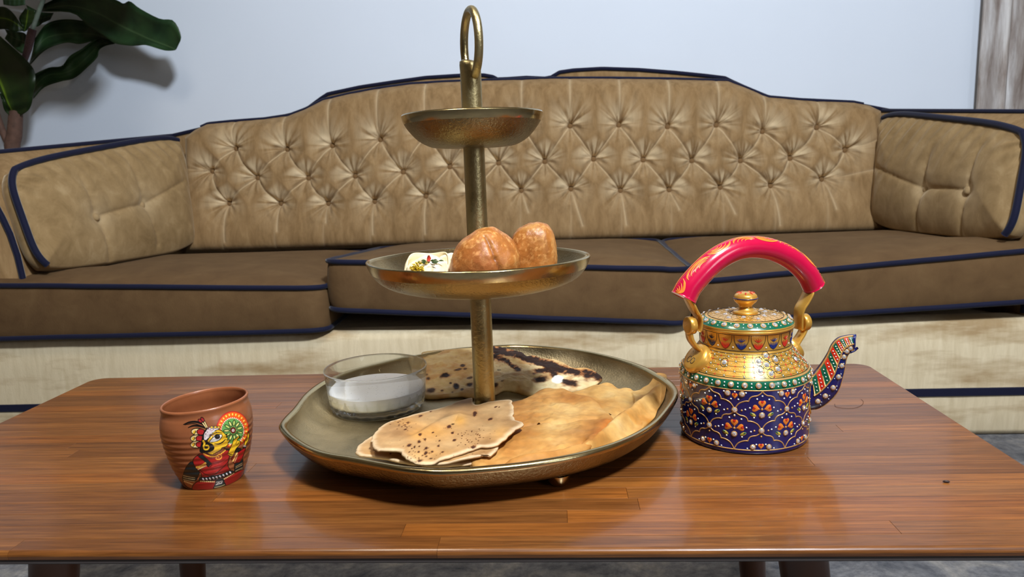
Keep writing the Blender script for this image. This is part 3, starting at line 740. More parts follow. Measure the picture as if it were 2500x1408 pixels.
def nc(X, Y, Z, ed):
    f = fbm(xy(X, Y, 26), 4, 11); g = fbm(xy(X, Y, 70), 4, 12); hp = V.proj(np.stack([X, Y, Z], -1)); ux = (hp[..., 0]-1020)*ncr[0]; uy = (hp[..., 1]-830)*ncr[0]
    c = grad(f, [(-.5, (186, 150, 96)), (0, (210, 182, 130)), (.5, (224, 204, 160))])
    c = over(c, sst(.0, .4, g)*.6, (184, 132, 70))
    heavy = np.exp(-(poly_d(np.stack([ux, uy], -1), [(1000, 120), (1200, 150), (1400, 215), (1560, 280), (1750, 320), (1900, 380), (2150, 440), (2400, 490)])/75)**2)
    heavy = np.maximum(heavy, .8*np.exp(-(poly_d(np.stack([ux, uy], -1), [(1000, 215), (1150, 260), (1280, 350), (1330, 400)])/45)**2))
    heavy = np.maximum(heavy, .8*np.exp(-(poly_d(np.stack([ux, uy], -1), [(1560, 400), (1750, 400), (1950, 560), (2100, 600)])/55)**2))
    n_ = fbm(np.stack([ux/70, uy/45, 0*ux], -1), 5, 21)+.25*fbm(np.stack([ux/16, uy/12, 0*ux], -1), 3, 22)
    ch = sst(.42, .62, heavy*.8+n_*.55)
    br = sst(.2, .55, heavy*.8+n_*.5)
    c = over(c, br*.9, (140, 78, 36)); c = over(c, ch, (40, 22, 14))
    for (x, y, a, b_, k) in ((370, 470, 85, 40, 1), (510, 610, 45, 45, 1), (170, 670, 75, 38, .85), (690, 590, 60, 34, .9), (595, 338, 40, 20, .9), (540, 388, 60, 16, .8), (140, 510, 30, 22, .8), (1640, 515, 120, 50, 1), (1030, 600, 45, 40, .85), (690, 500, 45, 18, .7), (590, 650, 26, 18, .8), (320, 670, 26, 14, .8), (435, 570, 22, 16, .9), (985, 255, 32, 32, 1), (120, 455, 20, 16, .7), (630, 380, 30, 14, .7), (1120, 540, 30, 14, .6), (460, 690, 14, 10, .6)):
        q = np.sqrt(((ux-x-.25*(uy-y))/a)**2+((uy-y+.2*(ux-x))/b_)**2)+.45*n_
        c = over(c, sst(1.25, .7, q)*k*.8, (128, 74, 36)); c = over(c, sst(.95, .55, q)*k, (34, 19, 13))
    q = np.sqrt(((ux-1850)/75)**2+((uy-520)/55)**2)+.3*n_; c = over(c, sst(1.1, .9, q), (244, 238, 220))
    return c
slab('crust', na, naan_out, nP0, nN, .0034, M['bread'], nb, nc, .006, 3, n=440, mrings=120, minz=floorz, edge_r=.004)
# puffed golden bread with a rolled far edge, under the folded one
o6, s6 = (1240, 900), 5.952
b2 = thing('fried_bread', 'pale golden fried flatbread with a thick rolled edge at the right rim', 'bread', (.06, .66, .0105))
oB = cp([(880, 262), (1010, 212), (1150, 170), (1300, 130), (1430, 96), (1520, 120), (1610, 185), (1700, 168), (1780, 178), (1840, 214), (1940, 195), (2060, 205), (2210, 197), (2295, 222), (2312, 290), (2270, 390), (2180, 460), (2130, 570), (2010, 665), (1930, 770), (1850, 880), (1700, 985), (1500, 1040), (1350, 1110), (1180, 1185), (1000, 1180), (900, 900), (900, 600), (800, 400)], o6, s6)
PB = (0, .66, .026)
roll = V.atz(cp([(2250, 260), (2090, 400), (1880, 560), (1650, 740), (1480, 900), (1300, 1060), (1150, 1170)], o6, s6), .024)[:, :2]
def bB(X, Y):
    q = np.stack([X, Y], -1); dr = poly_d(q, roll)
    b = .011*np.exp(-(dr/.0080)**2)-.0035*np.exp(-((dr-.019)/.009)**2)*(X < .078)
    w = V.atz(cp([(1330, 300)], o6, s6), .02)[0]; b = b+.006*np.exp(-((X-w[0])**2+(Y-w[1])**2)/.014**2)
    return b+.0026*fbm(xy(X, Y, 30), 3, 7)+.0018*fbm(xy(X, Y, 90), 3, 8)
def cB(X, Y, Z, ed):
    f = fbm(xy(X, Y, 34), 4, 31); g = fbm(xy(X, Y, 90), 3, 32)
    c = grad(f, [(-.5, (166, 112, 50)), (-.1, (188, 140, 76)), (.3, (200, 160, 98)), (.6, (210, 178, 124))])
    return over(c, sst(.25, .6, g)*.35, (186, 122, 44))
slab('crust', b2, oB, PB, Z3, .0042, M['bread'], bB, cB, .002, 5, n=340, mrings=70, drop=.011, minz=floorz, edge_r=.008)
b1 = thing('fried_bread', 'folded deep golden fried flatbread between the speckled flatbread and the rolled one', 'bread', (.0, .62, .0105))
oA = cp([(-420, 640), (-300, 520), (-150, 470), (0, 438), (130, 420), (265, 382), (350, 340), (450, 282), (560, 250), (700, 250), (800, 243), (900, 290), (1030, 345), (1180, 365), (1270, 410), (1370, 520), (1430, 580), (1500, 630), (1545, 700), (1530, 760), (1440, 830), (1400, 900), (1310, 1000), (1150, 1135), (1000, 1200), (830, 1255), (600, 1330), (300, 1390), (-100, 1420), (-400, 1420), (-600, 1200), (-560, 850)], o6, s6)
PA = (0, .62, .029)
ln = lambda pts, z: V.atz(cp(pts, o6, s6), z)[:, :2]
rA = ln([(1500, 720), (1400, 880), (1180, 1060), (900, 1160), (500, 1250), (100, 1330)], .032)
cA1 = ln([(200, 745), (500, 715), (850, 700), (1000, 665), (1300, 625)], .032)
cA2 = ln([(1100, 960), (850, 1040), (500, 1130), (100, 1220), (-100, 1290)], .032)
cA3 = ln([(480, 400), (640, 500), (760, 560)], .032)
def bA(X, Y):
    q = np.stack([X, Y], -1)
    b = .0065*np.exp(-(poly_d(q, rA)/.0085)**2)-.0030*np.exp(-(poly_d(q, cA1)/.0028)**2)-.0036*np.exp(-(poly_d(q, cA2)/.0035)**2)-.002*np.exp(-(poly_d(q, cA3)/.004)**2)
    return b+.0034*fbm(xy(X, Y, 22), 3, 17)+.0024*fbm(xy(X, Y, 60), 3, 18)+.0008*fbm(xy(X, Y, 200), 2, 19)
def cA(X, Y, Z, ed):
    f = fbm(xy(X, Y, 26), 4, 41); g = fbm(xy(X, Y, 80), 3, 42)
    c = grad(f, [(-.5, (150, 94, 40)), (-.1, (176, 120, 58)), (.25, (192, 142, 78)), (.6, (206, 164, 102))])
    q = np.stack([X, Y], -1)
    c = over(c, .55*np.exp(-(poly_d(q, rA[:2])/.008)**2), (186, 104, 36))
    w = ln([(950, 850)], .032)[0]; c = over(c, .5*np.exp(-(((X-w[0])/.012)**2+((Y-w[1])/.006)**2)), (150, 110, 70))
    return over(c, sst(.3, .65, g)*.3, (168, 100, 36))
slab('crust', b1, oA, PA, Z3, .0040, M['bread'], bA, cA, .002, 6, n=340, mrings=70, drop=.0055, minz=floorz, edge_r=.009)
# speckled flatbread folded in layers
o4, s4 = (860, 920), 5.682
rt = thing('flatbread', 'thin folded brown-speckled flatbread with torn ragged edges at the front of the tray', 'bread', (-.09, .60, .0105))
oL = cp([(48, 1045), (70, 985), (140, 925), (250, 850), (420, 780), (600, 700), (900, 620), (1300, 560), (1700, 620), (1950, 800), (2030, 900), (2060, 960), (2010, 1020), (1930, 1100), (1850, 1090), (1780, 1120), (1730, 1195), (1600, 1225), (1400, 1235), (1100, 1245), (900, 1225), (700, 1195), (550, 1160), (400, 1130), (230, 1105), (100, 1095)], o4, s4)
oU = cp([(262, 900), (285, 820), (350, 740), (440, 675), (600, 605), (760, 560), (900, 518), (1100, 470), (1230, 440), (1350, 405), (1440, 365), (1540, 330), (1660, 300), (1668, 340), (1690, 385), (1760, 400), (1860, 365), (2000, 345), (2110, 330), (2200, 335), (2225, 420), (2250, 480), (2230, 540), (2260, 610), (2360, 650), (2340, 700), (2240, 750), (2150, 850), (2060, 910), (1980, 965), (1780, 985), (1650, 1030), (1560, 1060), (1400, 1110), (1230, 1160), (1130, 1215), (960, 1225), (800, 1170), (690, 1100), (680, 1045), (540, 1035), (410, 1025), (350, 1030), (300, 990)], o4, s4)
def bR(X, Y):
    q = np.stack([X, Y], -1)
    k = V.atz(cp([(1290, 500), (1000, 660), (850, 790)], o4, s4), .035)[:, :2]; k2_ = V.atz(cp([(1560, 620), (1480, 560), (1300, 620), (1050, 740), (900, 830)], o4, s4), .035)[:, :2]
    return .0016*fbm(xy(X, Y, 30), 3, 27)-.0022*np.exp(-(poly_d(q, k)/.006)**2)+.0030*np.exp(-(poly_d(q, k2_)/.007)**2)
rs_ = np.random.default_rng(11)
spk = [(1700, 505, 30, 42), (1340, 690, 32, 26), (1390, 775, 24, 16), (1415, 875, 30, 16), (940, 800, 24, 20), (1010, 862, 20, 14), (925, 895, 26, 20), (790, 945, 36, 22), (1025, 988, 24, 18), (865, 970, 14, 16), (920, 1038, 20, 14), (1020, 1055, 26, 22), (1110, 1033, 20, 14), (1250, 1040, 28, 12), (1680, 970, 44, 24), (1915, 585, 30, 20), (1990, 415, 22, 10), (2035, 418, 12, 8), (945, 540, 30, 16), (1090, 478, 18, 8), (1195, 955, 18, 16), (775, 635, 20, 16), (1210, 885, 14, 12), (945, 1160, 40, 18), (1090, 1130, 28, 10), (930, 960, 14, 10), (530, 1065, 16, 10), (740, 725, 26, 10), (1525, 815, 12, 8), (1120, 770, 20, 10)]
spk += [(rs_.normal(1680, 110), rs_.normal(850, 70), rs_.uniform(6, 14), rs_.uniform(4, 8)) for _ in range(34)]+[(rs_.normal(700, 90), rs_.normal(660, 45), rs_.uniform(6, 13), rs_.uniform(4, 8)) for _ in range(22)]+[(rs_.normal(1000, 200), rs_.normal(1080, 60), rs_.uniform(6, 14), rs_.uniform(4, 8)) for _ in range(26)]+[(rs_.uniform(400, 2100), rs_.uniform(520, 1100), rs_.uniform(4, 9), rs_.uniform(3, 6)) for _ in range(40)]
def cR(X, Y, Z, ed):
    hp = V.proj(np.stack([X, Y, Z], -1)); ux = (hp[..., 0]-o4[0])*s4; uy = (hp[..., 1]-o4[1])*s4
    f = fbm(xy(X, Y, 34), 4, 51); n_ = fbm(np.stack([ux/22, uy/14, 0*ux], -1), 3, 52)
    c = grad(f, [(-.5, (152, 112, 70)), (0, (174, 134, 88)), (.5, (190, 152, 104))])
    for x, y, a, b_, k in ((1130, 760, 260, 120, .5), (1490, 600, 90, 90, .8), (900, 800, 120, 70, .4), (760, 620, 170, 60, .35), (300, 1060, 120, 40, .4), (1080, 1060, 300, 80, .3), (2080, 780, 160, 100, .4)):
        c = over(c, k*np.exp(-((ux-x)/a)**2-((uy-y)/b_)**2), (212, 152, 72))
    c = over(c, sst(.006, .0, ed)*.55, (232, 208, 172))
    for x, y, a, b_ in spk:
        m = (np.abs(ux-x) < a*2.2) & (np.abs(uy-y) < b_*2.5)
        if not m.any(): continue
        q = np.sqrt(((ux[m]-x)/a)**2+((uy[m]-y+.25*(ux[m]-x))/b_)**2)+.5*n_[m]
        cc = c[m]; cc = over(cc, sst(1.7, .8, q)*.5, (150, 92, 40)); c[m] = over(cc, sst(1.15, .6, q)*.95, (58, 24, 14))
    return c
slab('lower_layer', rt, oL, (0, .6, .0245), Z3, .0016, M['bread'], lambda X, Y: .0012*fbm(xy(X, Y, 30), 3, 28), cR, .022, 8, n=420, mrings=60, minz=floorz, edge_r=.002)
slab('upper_layer', rt, oU, (0, .6, .0335), Z3, .0016, M['bread'], bR, cR, .026, 9, n=620, mrings=90, minz=floorz, edge_r=.002)
oF = cp([(1130, 1215), (1230, 1165), (1400, 1115), (1560, 1070), (1640, 1040), (1800, 1000), (1990, 960), (2020, 1000), (1920, 1100), (1850, 1085), (1760, 1110), (1650, 1130), (1500, 1160), (1300, 1210)], o4, s4)
slab('torn_flap', rt, oF, (0, .6, .0305), Z3, .0014, M['bread'], lambda X, Y: .001*fbm(xy(X, Y, 60), 3, 29), cR, .02, 10, n=300, minz=floorz, edge_r=.002)

# ------------------------------------------------------------------ glass dip bowl
GX, GY, GZ = -.1955, .7585, .0118
gb = thing('dip_bowl', 'clear glass dip bowl with pleated foot on the left of the brass tray', 'bowl', (GX, GY, GZ))
gm, nt, b = nmat('clear_glass'); setin(nt, b, Base_Color=(.97, .985, .98, 1), Roughness=.03, Transmission_Weight=1., IOR=1.34)
M['glass'] = gm
tr_ = N(nt, 'BsdfTransparent'); mx = N(nt, 'MixShader'); mx.inputs[0].default_value = .38; setin(nt, tr_, Color=(.95, .97, .96, 1))
nt.links.new(b.outputs[0], mx.inputs[1]); nt.links.new(tr_.outputs[0], mx.inputs[2]); nt.links.new(mx.outputs[0], nt.nodes['Material Output'].inputs['Surface'])
HB = .0445
op = spl([(.0465, 0), (.0482, .0012), (.0494, .0045), (.0506, .0065), (.0514, .012), (.0524, .024), (.0540, .038), (.0548, HB-.0006)], 26)
ip = spl([(.0535, HB), (.0522, .038), (.0503, .024), (.0488, .013), (.0470, .0092), (.040, .0082), (.0006, .008)], 20)
lip = np.array([(.0546, HB+.0004), (.0541, HB+.0008)])
bt = np.array([(.0006, .0006), (.040, .0008), (.0455, .0003)])
pr = np.concatenate([bt, op, lip, ip]); n = 312; t = np.arange(n)*2*pi/n
P = np.zeros((n, len(pr), 3)); fl = np.abs(((t*13/pi) % 1)-.5)*2      # 26 pleats
for j, (r, z) in enumerate(pr):
    dd = 0
    if 3 <= j < 29: lim = np.clip(1-(z-.007)/.020, 0, 1); dd = -.0019*np.clip(lim-fl, 0, 1)*sst(0, .004, z)
    P[:, j] = np.column_stack([GX+(r+dd)*np.cos(t), GY+(r+dd)*np.sin(t), np.full(n, GZ+z)])
mk('glass_shell', P.reshape(-1, 3), [grid_f(n, len(pr), True)], gm, gb)
M['yogurt'] = simple('white_yogurt', (247, 247, 251), .3, var=.005, spec=.5)
ry = spl([(.0006, .0083), (.040, .0085), (.0468, .0095), (.0485, .0132), (.0497, .020), (.05005, .0228)], 14)
top_ = np.array([(.0495, .0230), (.047, .0224), (.035, .0223), (.02, .0224), (.0006, .0226)])
yp = np.concatenate([ry, top_])+[.0002, 0]; P = np.zeros((n, len(yp), 3))
for j, (r, z) in enumerate(yp):                            # the pleats show through as facets
    dd = -.0016*np.clip(np.clip(1-(z-.007)/.013, 0, 1)-fl, 0, 1) if j < len(ry) and z > .009 else 0*fl
    P[:, j] = np.column_stack([GX+(r+dd)*np.cos(t), GY+(r+dd)*np.sin(t), np.full(n, GZ+z)])
P = P.reshape(-1, 3); F = [grid_f(n, len(yp), True)]
yo_ = thing('yogurt_dip', 'thin white yogurt dip with dark pepper specks inside the glass bowl', 'dip', (GX, GY, GZ+.0083))
mk('yogurt', P, F, M['yogurt'], yo_)
M['pepper'] = simple('ground_pepper', (48, 38, 30), .7)
mb = MB(); r_ = random.Random(3)
for i in range(70):
    a, q, s_ = r_.uniform(0, 6.28), .046*math.sqrt(r_.random()), r_.uniform(.00018, .00042)
    c = np.array([GX+q*cos(a), GY+q*sin(a), GZ+.0226]); e_ = np.array([(1, 0, 0), (-1, 0, 0), (0, 1, 0), (0, -1, 0), (0, 0, 1), (0, 0, -1)])*s_*np.array([r_.uniform(.7, 1.6), 1, .6])
    mb.add(c+e_, [np.array([(0, 2, 4), (2, 1, 4), (1, 3, 4), (3, 0, 4), (2, 0, 5), (1, 2, 5), (3, 1, 5), (0, 3, 5)])])
for i in range(46):                                        # specks against the glass
    a = r_.uniform(-2.9, -.2); z = r_.uniform(.0105, .022); q = np.interp(z, [.0095, .0132, .020, .0228], [.0468, .0485, .0497, .05005])-.0001; s_ = r_.uniform(.00018, .0004)
    c = np.array([GX+q*cos(a), GY+q*sin(a), GZ+z]); e_ = np.array([(1, 0, 0), (-1, 0, 0), (0, 1, 0), (0, -1, 0), (0, 0, 1), (0, 0, -1)])*s_
    mb.add(c+e_, [np.array([(0, 2, 4), (2, 1, 4), (1, 3, 4), (3, 0, 4), (2, 0, 5), (1, 2, 5), (3, 1, 5), (0, 3, 5)])])
mb.build('pepper_specks', [M['pepper']], yo_, smooth=False, kind='stuff')

# ------------------------------------------------------------------ snacks in the middle bowl
def blob(name, parent, c, r, fn, colf, mat, nu=140, nv=90):   # rests in the middle bowl: flattened where the bowl carries it
    u = np.linspace(0, 2*pi, nu, endpoint=False)[:, None]; v = np.linspace(.01, pi-.01, nv)[None]
    D = np.stack([np.cos(u)*np.sin(v), np.sin(u)*np.sin(v), np.cos(v)+0*u], -1)
    k = fn(D); P = np.array(c)+D*np.array(r)*k[..., None]
    P[..., 2] = np.maximum(P[..., 2], np.interp(np.hypot(P[..., 0]-PX, P[..., 1]-PY), [.03, .046, .064, .080, .091, .098], [.1462, .1474, .1500, .1540, .1595, .1675]))
    cols = np.ones((nu*nv, 4)); cols[:, :3] = colf(D, k).reshape(-1, 3)
    return mk(name, P.reshape(-1, 3), [grid_f(nu, nv, True, flip=True), (np.arange(nu)*nv)[None], (np.arange(nu)[::-1]*nv+nv-1)[None]], mat, parent, cols={'tint': cols})
def fried(D, sd, smooth_c, k_):
    f = fbm(D*2.2, 4, sd); g = fbm(D*13, 4, sd+1); h_ = fbm(D*34, 3, sd+2)
    c = grad(f, [(-.5, (144, 82, 30)), (0, (172, 106, 46)), (.4, (190, 132, 70))])
    bl = sst(.05, .4, g+.4*h_)*sst(-.3, .4, D[..., 2]+.35*f+.2)
    c = over(c, bl*.6, (222, 164, 96))
    for (dv, w, s_) in smooth_c:
        d_ = np.linalg.norm(D-np.array(dv)/np.linalg.norm(dv), axis=-1); c = over(c, s_*np.exp(-(d_/w)**2), (168, 98, 54))
    return c
def ridge(D, A, B, w):                                    # a line across the unit sphere
    q = np.array(A)+(np.array(B)-np.array(A))*np.linspace(0, 1, 7)[:, None]; q /= np.linalg.norm(q, axis=1)[:, None]
    return np.exp(-(poly_d(D, q)/w)**2)
kc = thing('kachori', 'puffed orange-brown fried kachori in front of the pole in the middle bowl', 'snack', (-.063, .667, .1465))
def k1(D):
    k = 1+.05*fbm(D*1.6, 2, 61)+.018*fbm(D*6, 3, 62)+.006*fbm(D*22, 3, 63)
    k -= .060*ridge(D, (.12, -.62, .80), (.36, -.88, .2), .055)+.060*ridge(D, (.36, -.88, .2), (.55, -.65, -.5), .060)
    k += .05*np.exp(-(np.linalg.norm(D-np.array([.05, -.95, .0]), axis=-1)/.35)**2)+.07*np.exp(-(np.linalg.norm(D-np.array([.72, -.6, .1]), axis=-1)/.3)**2)
    k -= .26*np.maximum(0, .66*D[..., 2]-.75*D[..., 0]-.42)
    k = np.where(D[..., 2] < -.72, k*np.minimum(1, .80/np.maximum(-D[..., 2], .1)), k)
    return k
blob('crust', kc, (-.0650, .663, .1780), (.0335, .030, .0325), k1, lambda D, k: over(fried(D, 70, [((.05, -.95, -.1), .55, .7), ((-.6, -.7, -.5), .5, .6)], k), .7*ridge(D, (.12, -.62, .80), (.36, -.88, .2), .026)+.7*ridge(D, (.36, -.88, .2), (.55, -.65, -.5), .026), (104, 52, 20)), M['fried'])
kd = thing('kachori', 'taller blistered fried kachori at the right of the middle bowl', 'snack', (-.024, .706, .1465))
def k2f(D):
    q = np.abs(D); k = 1/np.maximum((q[..., 0]**4+q[..., 1]**4+q[..., 2]**4)**.25, .2); k = 1+.55*(k-1)
    k = k*(1-.10*D[..., 2]*np.clip(-D[..., 0], 0, 1))-.22*np.maximum(0, .72*D[..., 2]-.70*D[..., 0]-.55)
    return k+.05*fbm(D*1.5, 2, 81)+.02*fbm(D*7, 3, 82)+.008*fbm(D*24, 3, 83)
blob('crust', kd, (-.0225, .692, .1795), (.0235, .021, .0325), k2f, lambda D, k: fried(D, 90, [], k), M['fried'])
# cream coloured stuffed shell
dv = thing('stuffed_shell', 'cream-coloured broken snack shell with yellow and green topping in the middle bowl', 'snack', (-.117, .668, .146))
def k3(D): return 1+.06*fbm(D*1.8, 3, 101)+.02*fbm(D*7, 3, 102)+.05*np.sin(D[..., 0]*5+1)*np.clip(D[..., 2], 0, 1)
def c3(D, k):
    f = fbm(D*3, 4, 111); c = grad(f, [(-.5, (206, 184, 140)), (0, (232, 218, 182)), (.5, (244, 236, 208))])
    return over(c, sst(.25, .5, fbm(D*6, 3, 112))*.5, (150, 126, 90))
blob('shell', dv, (-.1165, .666, .1690), (.0215, .019, .0165), k3, c3, M['bread'], 90, 60)
blob('shell_flap', dv, (-.098, .676, .170), (.015, .012, .0160), lambda D: 1+.1*fbm(D*2, 3, 121), c3, M['bread'], 60, 40)
# thin curled wall of the broken shell
n = 48; t = np.linspace(-.25, 3.4, n); P = []; dz_ = .016*np.abs((t-1.55)/1.85)**4
for rr_, z_ in ((.0205, .165), (.0225, .175), (.0217, .1830), (.0195, .1872), (.0185, .1866), (.0200, .1820), (.0206, .175), (.0190, .165)):
    P.append(np.column_stack([-.1165+rr_*np.cos(t), .664+rr_*np.sin(t)*.9, z_-dz_*(z_-.165)/.020+.0012*np.sin(t*3)]))
P = np.stack(P, 1); cols = np.ones((n*8, 4)); cols[:, :3] = lin((228, 210, 170))
mk('shell_rim', P.reshape(-1, 3), [grid_f(n, 8, False, True), np.arange(8)[None], (np.arange(8)+(n-1)*8)[None]], M['bread'], dv, cols={'tint': cols})
M['sev'] = simple('yellow_noodles', (222, 190, 40), .5, var=.15); M['herb'] = simple('green_herb', (56, 74, 24), .6); M['red'] = simple('red_garnish', (206, 60, 40), .5)
mb = MB(); r_ = random.Random(5)
for i in range(34):
    c = np.array([-.1240+r_.gauss(0, .0026), .6485+r_.gauss(0, .002), .1768+r_.gauss(0, .0020)]); a = r_.uniform(0, 6.3); s_ = r_.uniform(.0015, .004)
    pts = [c+np.array([cos(a+q*2)*s_*q, sin(a+q*2)*s_*q*.5, .001*sin(q*5+i)]) for q in np.linspace(-1, 1, 7)]
    P, F = tube(pts, .0004, 5); mb.add(P, F)
mb.build('noodle_topping', [M['sev']], dv, kind='stuff')
mb = MB()
for i in range(16):
    c = np.array([-.1115+r_.uniform(-.010, .010), .650+r_.uniform(-.002, .004), .1824+r_.uniform(-.0015, .0008)]); a = r_.uniform(-.5, .5); s_ = r_.uniform(.001, .0026)
    P, F = strap([c+np.array([cos(a)*s_*q, sin(a)*s_*q, -.0004*q*q]) for q in (-1, -.5, 0, .5, 1)], [.0004, .0012, .0015, .0011, .0004], .0003, (0, .3, 1)); mb.add(P, F)
mb.build('herb_topping', [M['herb']], dv, smooth=False, kind='stuff')
P, F = tube([(-.1135, .6515, .1825), (-.1128, .6512, .185), (-.1130, .6514, .1875)], [.0014, .0019, .0008], 8); mk('red_garnish', P, F, M['red'], dv)
# ------------------------------------------------------------------ terracotta cup with a painted folk figure
MX, MY = -.3085, .604
mg = thing('clay_cup', 'handleless terracotta cup painted with a yellow-faced woman holding a round fan', 'cup', (MX, MY, 0))
def paint(S, shapes):
    cols = np.zeros((len(S), 4))
    for kind, colr, pts, *w in shapes:
        p = np.array(pts, float); pad = (float(np.max(w[0])) if w else 0.)+6
        if kind == 'e':
            (cx, cy), (rx, ry) = p[0], p[1]; a = w[0] if w else 0.
            lo = np.array([cx-max(rx, ry)-4, cy-max(rx, ry)-4]); hi = 2*np.array([cx, cy])-lo
        else:
            if kind in ('s', 'c'): p = spl(p, max(12, 5*len(p)), kind == 'c'); p = np.concatenate([p, p[:1]]) if kind == 'c' else p
            elif kind == 'p': p = spl(p, 6*len(p), True)
            lo = p.min(0)-pad; hi = p.max(0)+pad
        k = np.where(((S > lo) & (S < hi)).all(1))[0]
        if len(k) == 0: continue
        q = S[k]
        if kind == 'e':
            dx, dy = q[:, 0]-cx, q[:, 1]-cy; X = dx*cos(a)+dy*sin(a); Y = -dx*sin(a)+dy*cos(a)
            sd = (np.sqrt((X/rx)**2+(Y/ry)**2)-1)*min(rx, ry)
        elif kind in ('s', 'c'):
            ws = np.interp(np.linspace(0, 1, len(p)), np.linspace(0, 1, len(w[0]) if isinstance(w[0], list) else 1), w[0] if isinstance(w[0], list) else [w[0]]) if isinstance(w[0], list) else np.full(len(p), w[0])
            sd = np.full(len(q), 1e9)
            for i in range(len(p)-1): sd = np.minimum(sd, seg_d(q, p[i], p[i+1])-ws[i]/2)
        else:
            pp = np.concatenate([p, p[:1]]); ins = np.zeros(len(q), bool); sd = np.full(len(q), 1e9)
            for a_, b_ in zip(pp[:-1], pp[1:]):
                sd = np.minimum(sd, seg_d(q, a_, b_))
                c = (a_[1] > q[:, 1]) != (b_[1] > q[:, 1])
                with np.errstate(divide='ignore', invalid='ignore'):
                    ins ^= c & (q[:, 0] < (b_[0]-a_[0])*(q[:, 1]-a_[1])/(b_[1]-a_[1])+a_[0])
            sd = np.where(ins, -sd, sd)
        al = np.clip(.5-sd/2.6, 0, 1)[:, None]
        cols[k, :3] = cols[k, :3]*(1-al)+np.array(lin(colr))*al; cols[k, 3:] = np.maximum(cols[k, 3:], al)
    return cols
K, YE, RD, OR, GN, WH, DK, CR = (14, 10, 10), (236, 186, 40), (164, 30, 28), (236, 96, 24), (104, 164, 84), (240, 236, 230), (20, 34, 36), (240, 206, 140)
SH = []
def poly(c, pts, ow=7, oc=K, kind='p'):
    SH.append((kind, c, pts))
    if ow: SH.append(('c', oc, pts, ow))
def stroke(c, pts, w): SH.append(('s', c, pts, w))
def dots(c, a, b, n, rx, ry=None, bend=0):
    for t_ in np.linspace(0, 1, n):
        SH.append(('e', c, [(a[0]+(b[0]-a[0])*t_, a[1]+(b[1]-a[1])*t_+bend*sin(pi*t_)), (rx, ry or rx)]))
# round fan
SH += [('e', (196, 34, 30), [(914, 650), (176, 196)], .15), ('e', OR, [(916, 652), (166, 186)], .15)]
for i in range(26):
    a_ = i*2*pi/26+.1; SH.append(('e', (250, 214, 90), [(917+146*cos(a_), 655+166*sin(a_)), (12, 7)], a_))
SH.append(('e', (232, 80, 22), [(914, 664), (130, 150)]))
for i in range(40):
    a_ = i*2*pi/40; SH.append(('e', WH, [(914+120*cos(a_), 668+139*sin(a_)), (9, 5)], a_))
SH.append(('e', GN, [(914, 668), (117, 136)]))
for i in range(11):
    a_ = i*2*pi/11+.25; c_ = (922+72*cos(a_), 662+80*sin(a_)); SH.append(('e', K, [c_, (36, 17)], a_)); SH.append(('e', (220, 222, 130) if i % 2 else (190, 210, 110), [c_, (26, 9)], a_))
SH += [('e', (104, 34, 26), [(920, 660), (33, 35)]), ('e', WH, [(920, 660), (13, 14)]), ('e', (150, 60, 50), [(920, 660), (6, 8)])]
# feather and buds
stroke(K, [(640, 640), (590, 590), (520, 570), (450, 575), (388, 598)], [18, 26, 24, 20, 8]); stroke(K, [(640, 640), (560, 615), (490, 612), (438, 632)], [16, 22, 18, 8]); stroke(K, [(600, 620), (500, 590), (400, 600)], 10)
for p_ in ([(630, 630), (600, 590), (570, 555)], [(640, 625), (618, 580), (600, 545)]): stroke(K, p_, 22); stroke(CR, p_, 10)
for c_, a_ in (((568, 560), .6), ((592, 545), 1.0)): SH += [('e', K, [c_, (32, 20)], a_), ('e', (150, 34, 34), [c_, (23, 12)], a_)]
# bun ornaments
for cx, cy, a_ in ((545, 678, .1), (535, 748, 0), (535, 812, -.05)):
    SH += [('e', K, [(cx, cy), (78, 44)], a_), ('e', CR, [(cx-4, cy), (66, 33)], a_), ('e', K, [(cx+26, cy), (46, 34)], a_), ('e', (176, 34, 36), [(cx+28, cy), (38, 28)], a_), ('e', K, [(cx-38, cy+4), (12, 22)], .5), ('e', YE, [(cx-44, cy+2), (10, 18)], .4)]
# hair, face
SH.append(('p', K, [(560, 890), (575, 800), (590, 720), (625, 650), (700, 640), (700, 700), (650, 780), (690, 830), (710, 870), (680, 890), (620, 900)]))
poly(YE, [(640, 790), (655, 740), (700, 690), (750, 655), (795, 665), (825, 690), (845, 712), (850, 702), (855, 715), (846, 735), (868, 742), (858, 758), (886, 768), (868, 792), (866, 812), (838, 838), (800, 850), (790, 868), (740, 898), (690, 920), (628, 896), (650, 872), (700, 866), (706, 835), (690, 806)], 8, kind='q')
poly((222, 206, 206), [(604, 730), (612, 690), (650, 640), (700, 618), (765, 622), (772, 645), (720, 668), (670, 715), (640, 760), (612, 770)], 6)
r_ = random.Random(2)
for i in range(30): SH.append(('e', r_.choice([K, (120, 40, 60), WH, WH, (180, 120, 130)]), [(r_.uniform(615, 740), r_.uniform(630, 740)), (r_.uniform(4, 9), r_.uniform(3, 6))], r_.uniform(0, 3)))
for cx in (690, 730, 764): SH += [('e', K, [(cx, 628), (20, 15)]), ('e', (226, 180, 70), [(cx, 628), (14, 10)])]
poly(WH, [(668, 786), (690, 752), (735, 716), (785, 704), (803, 716), (790, 745), (765, 768), (720, 784)], 8)
SH += [('e', K, [(750, 728), (30, 28)]), ('e', (60, 60, 66), [(757, 722), (9, 8)])]
stroke(K, [(640, 770), (690, 712), (745, 684), (800, 690)], [10, 8, 8, 6]); stroke(K, [(722, 802), (760, 808), (800, 792), (838, 758)], [6, 12, 14, 8]); stroke(K, [(838, 758), (868, 772)], 6)
stroke(K, [(620, 780), (650, 800), (700, 840), (690, 866), (640, 885), (600, 862), (610, 830)], 34); stroke(YE, [(600, 775), (612, 800), (604, 830)], 20); stroke(YE, [(604, 842), (612, 862), (640, 866), (660, 846), (650, 826), (628, 824)], 15)
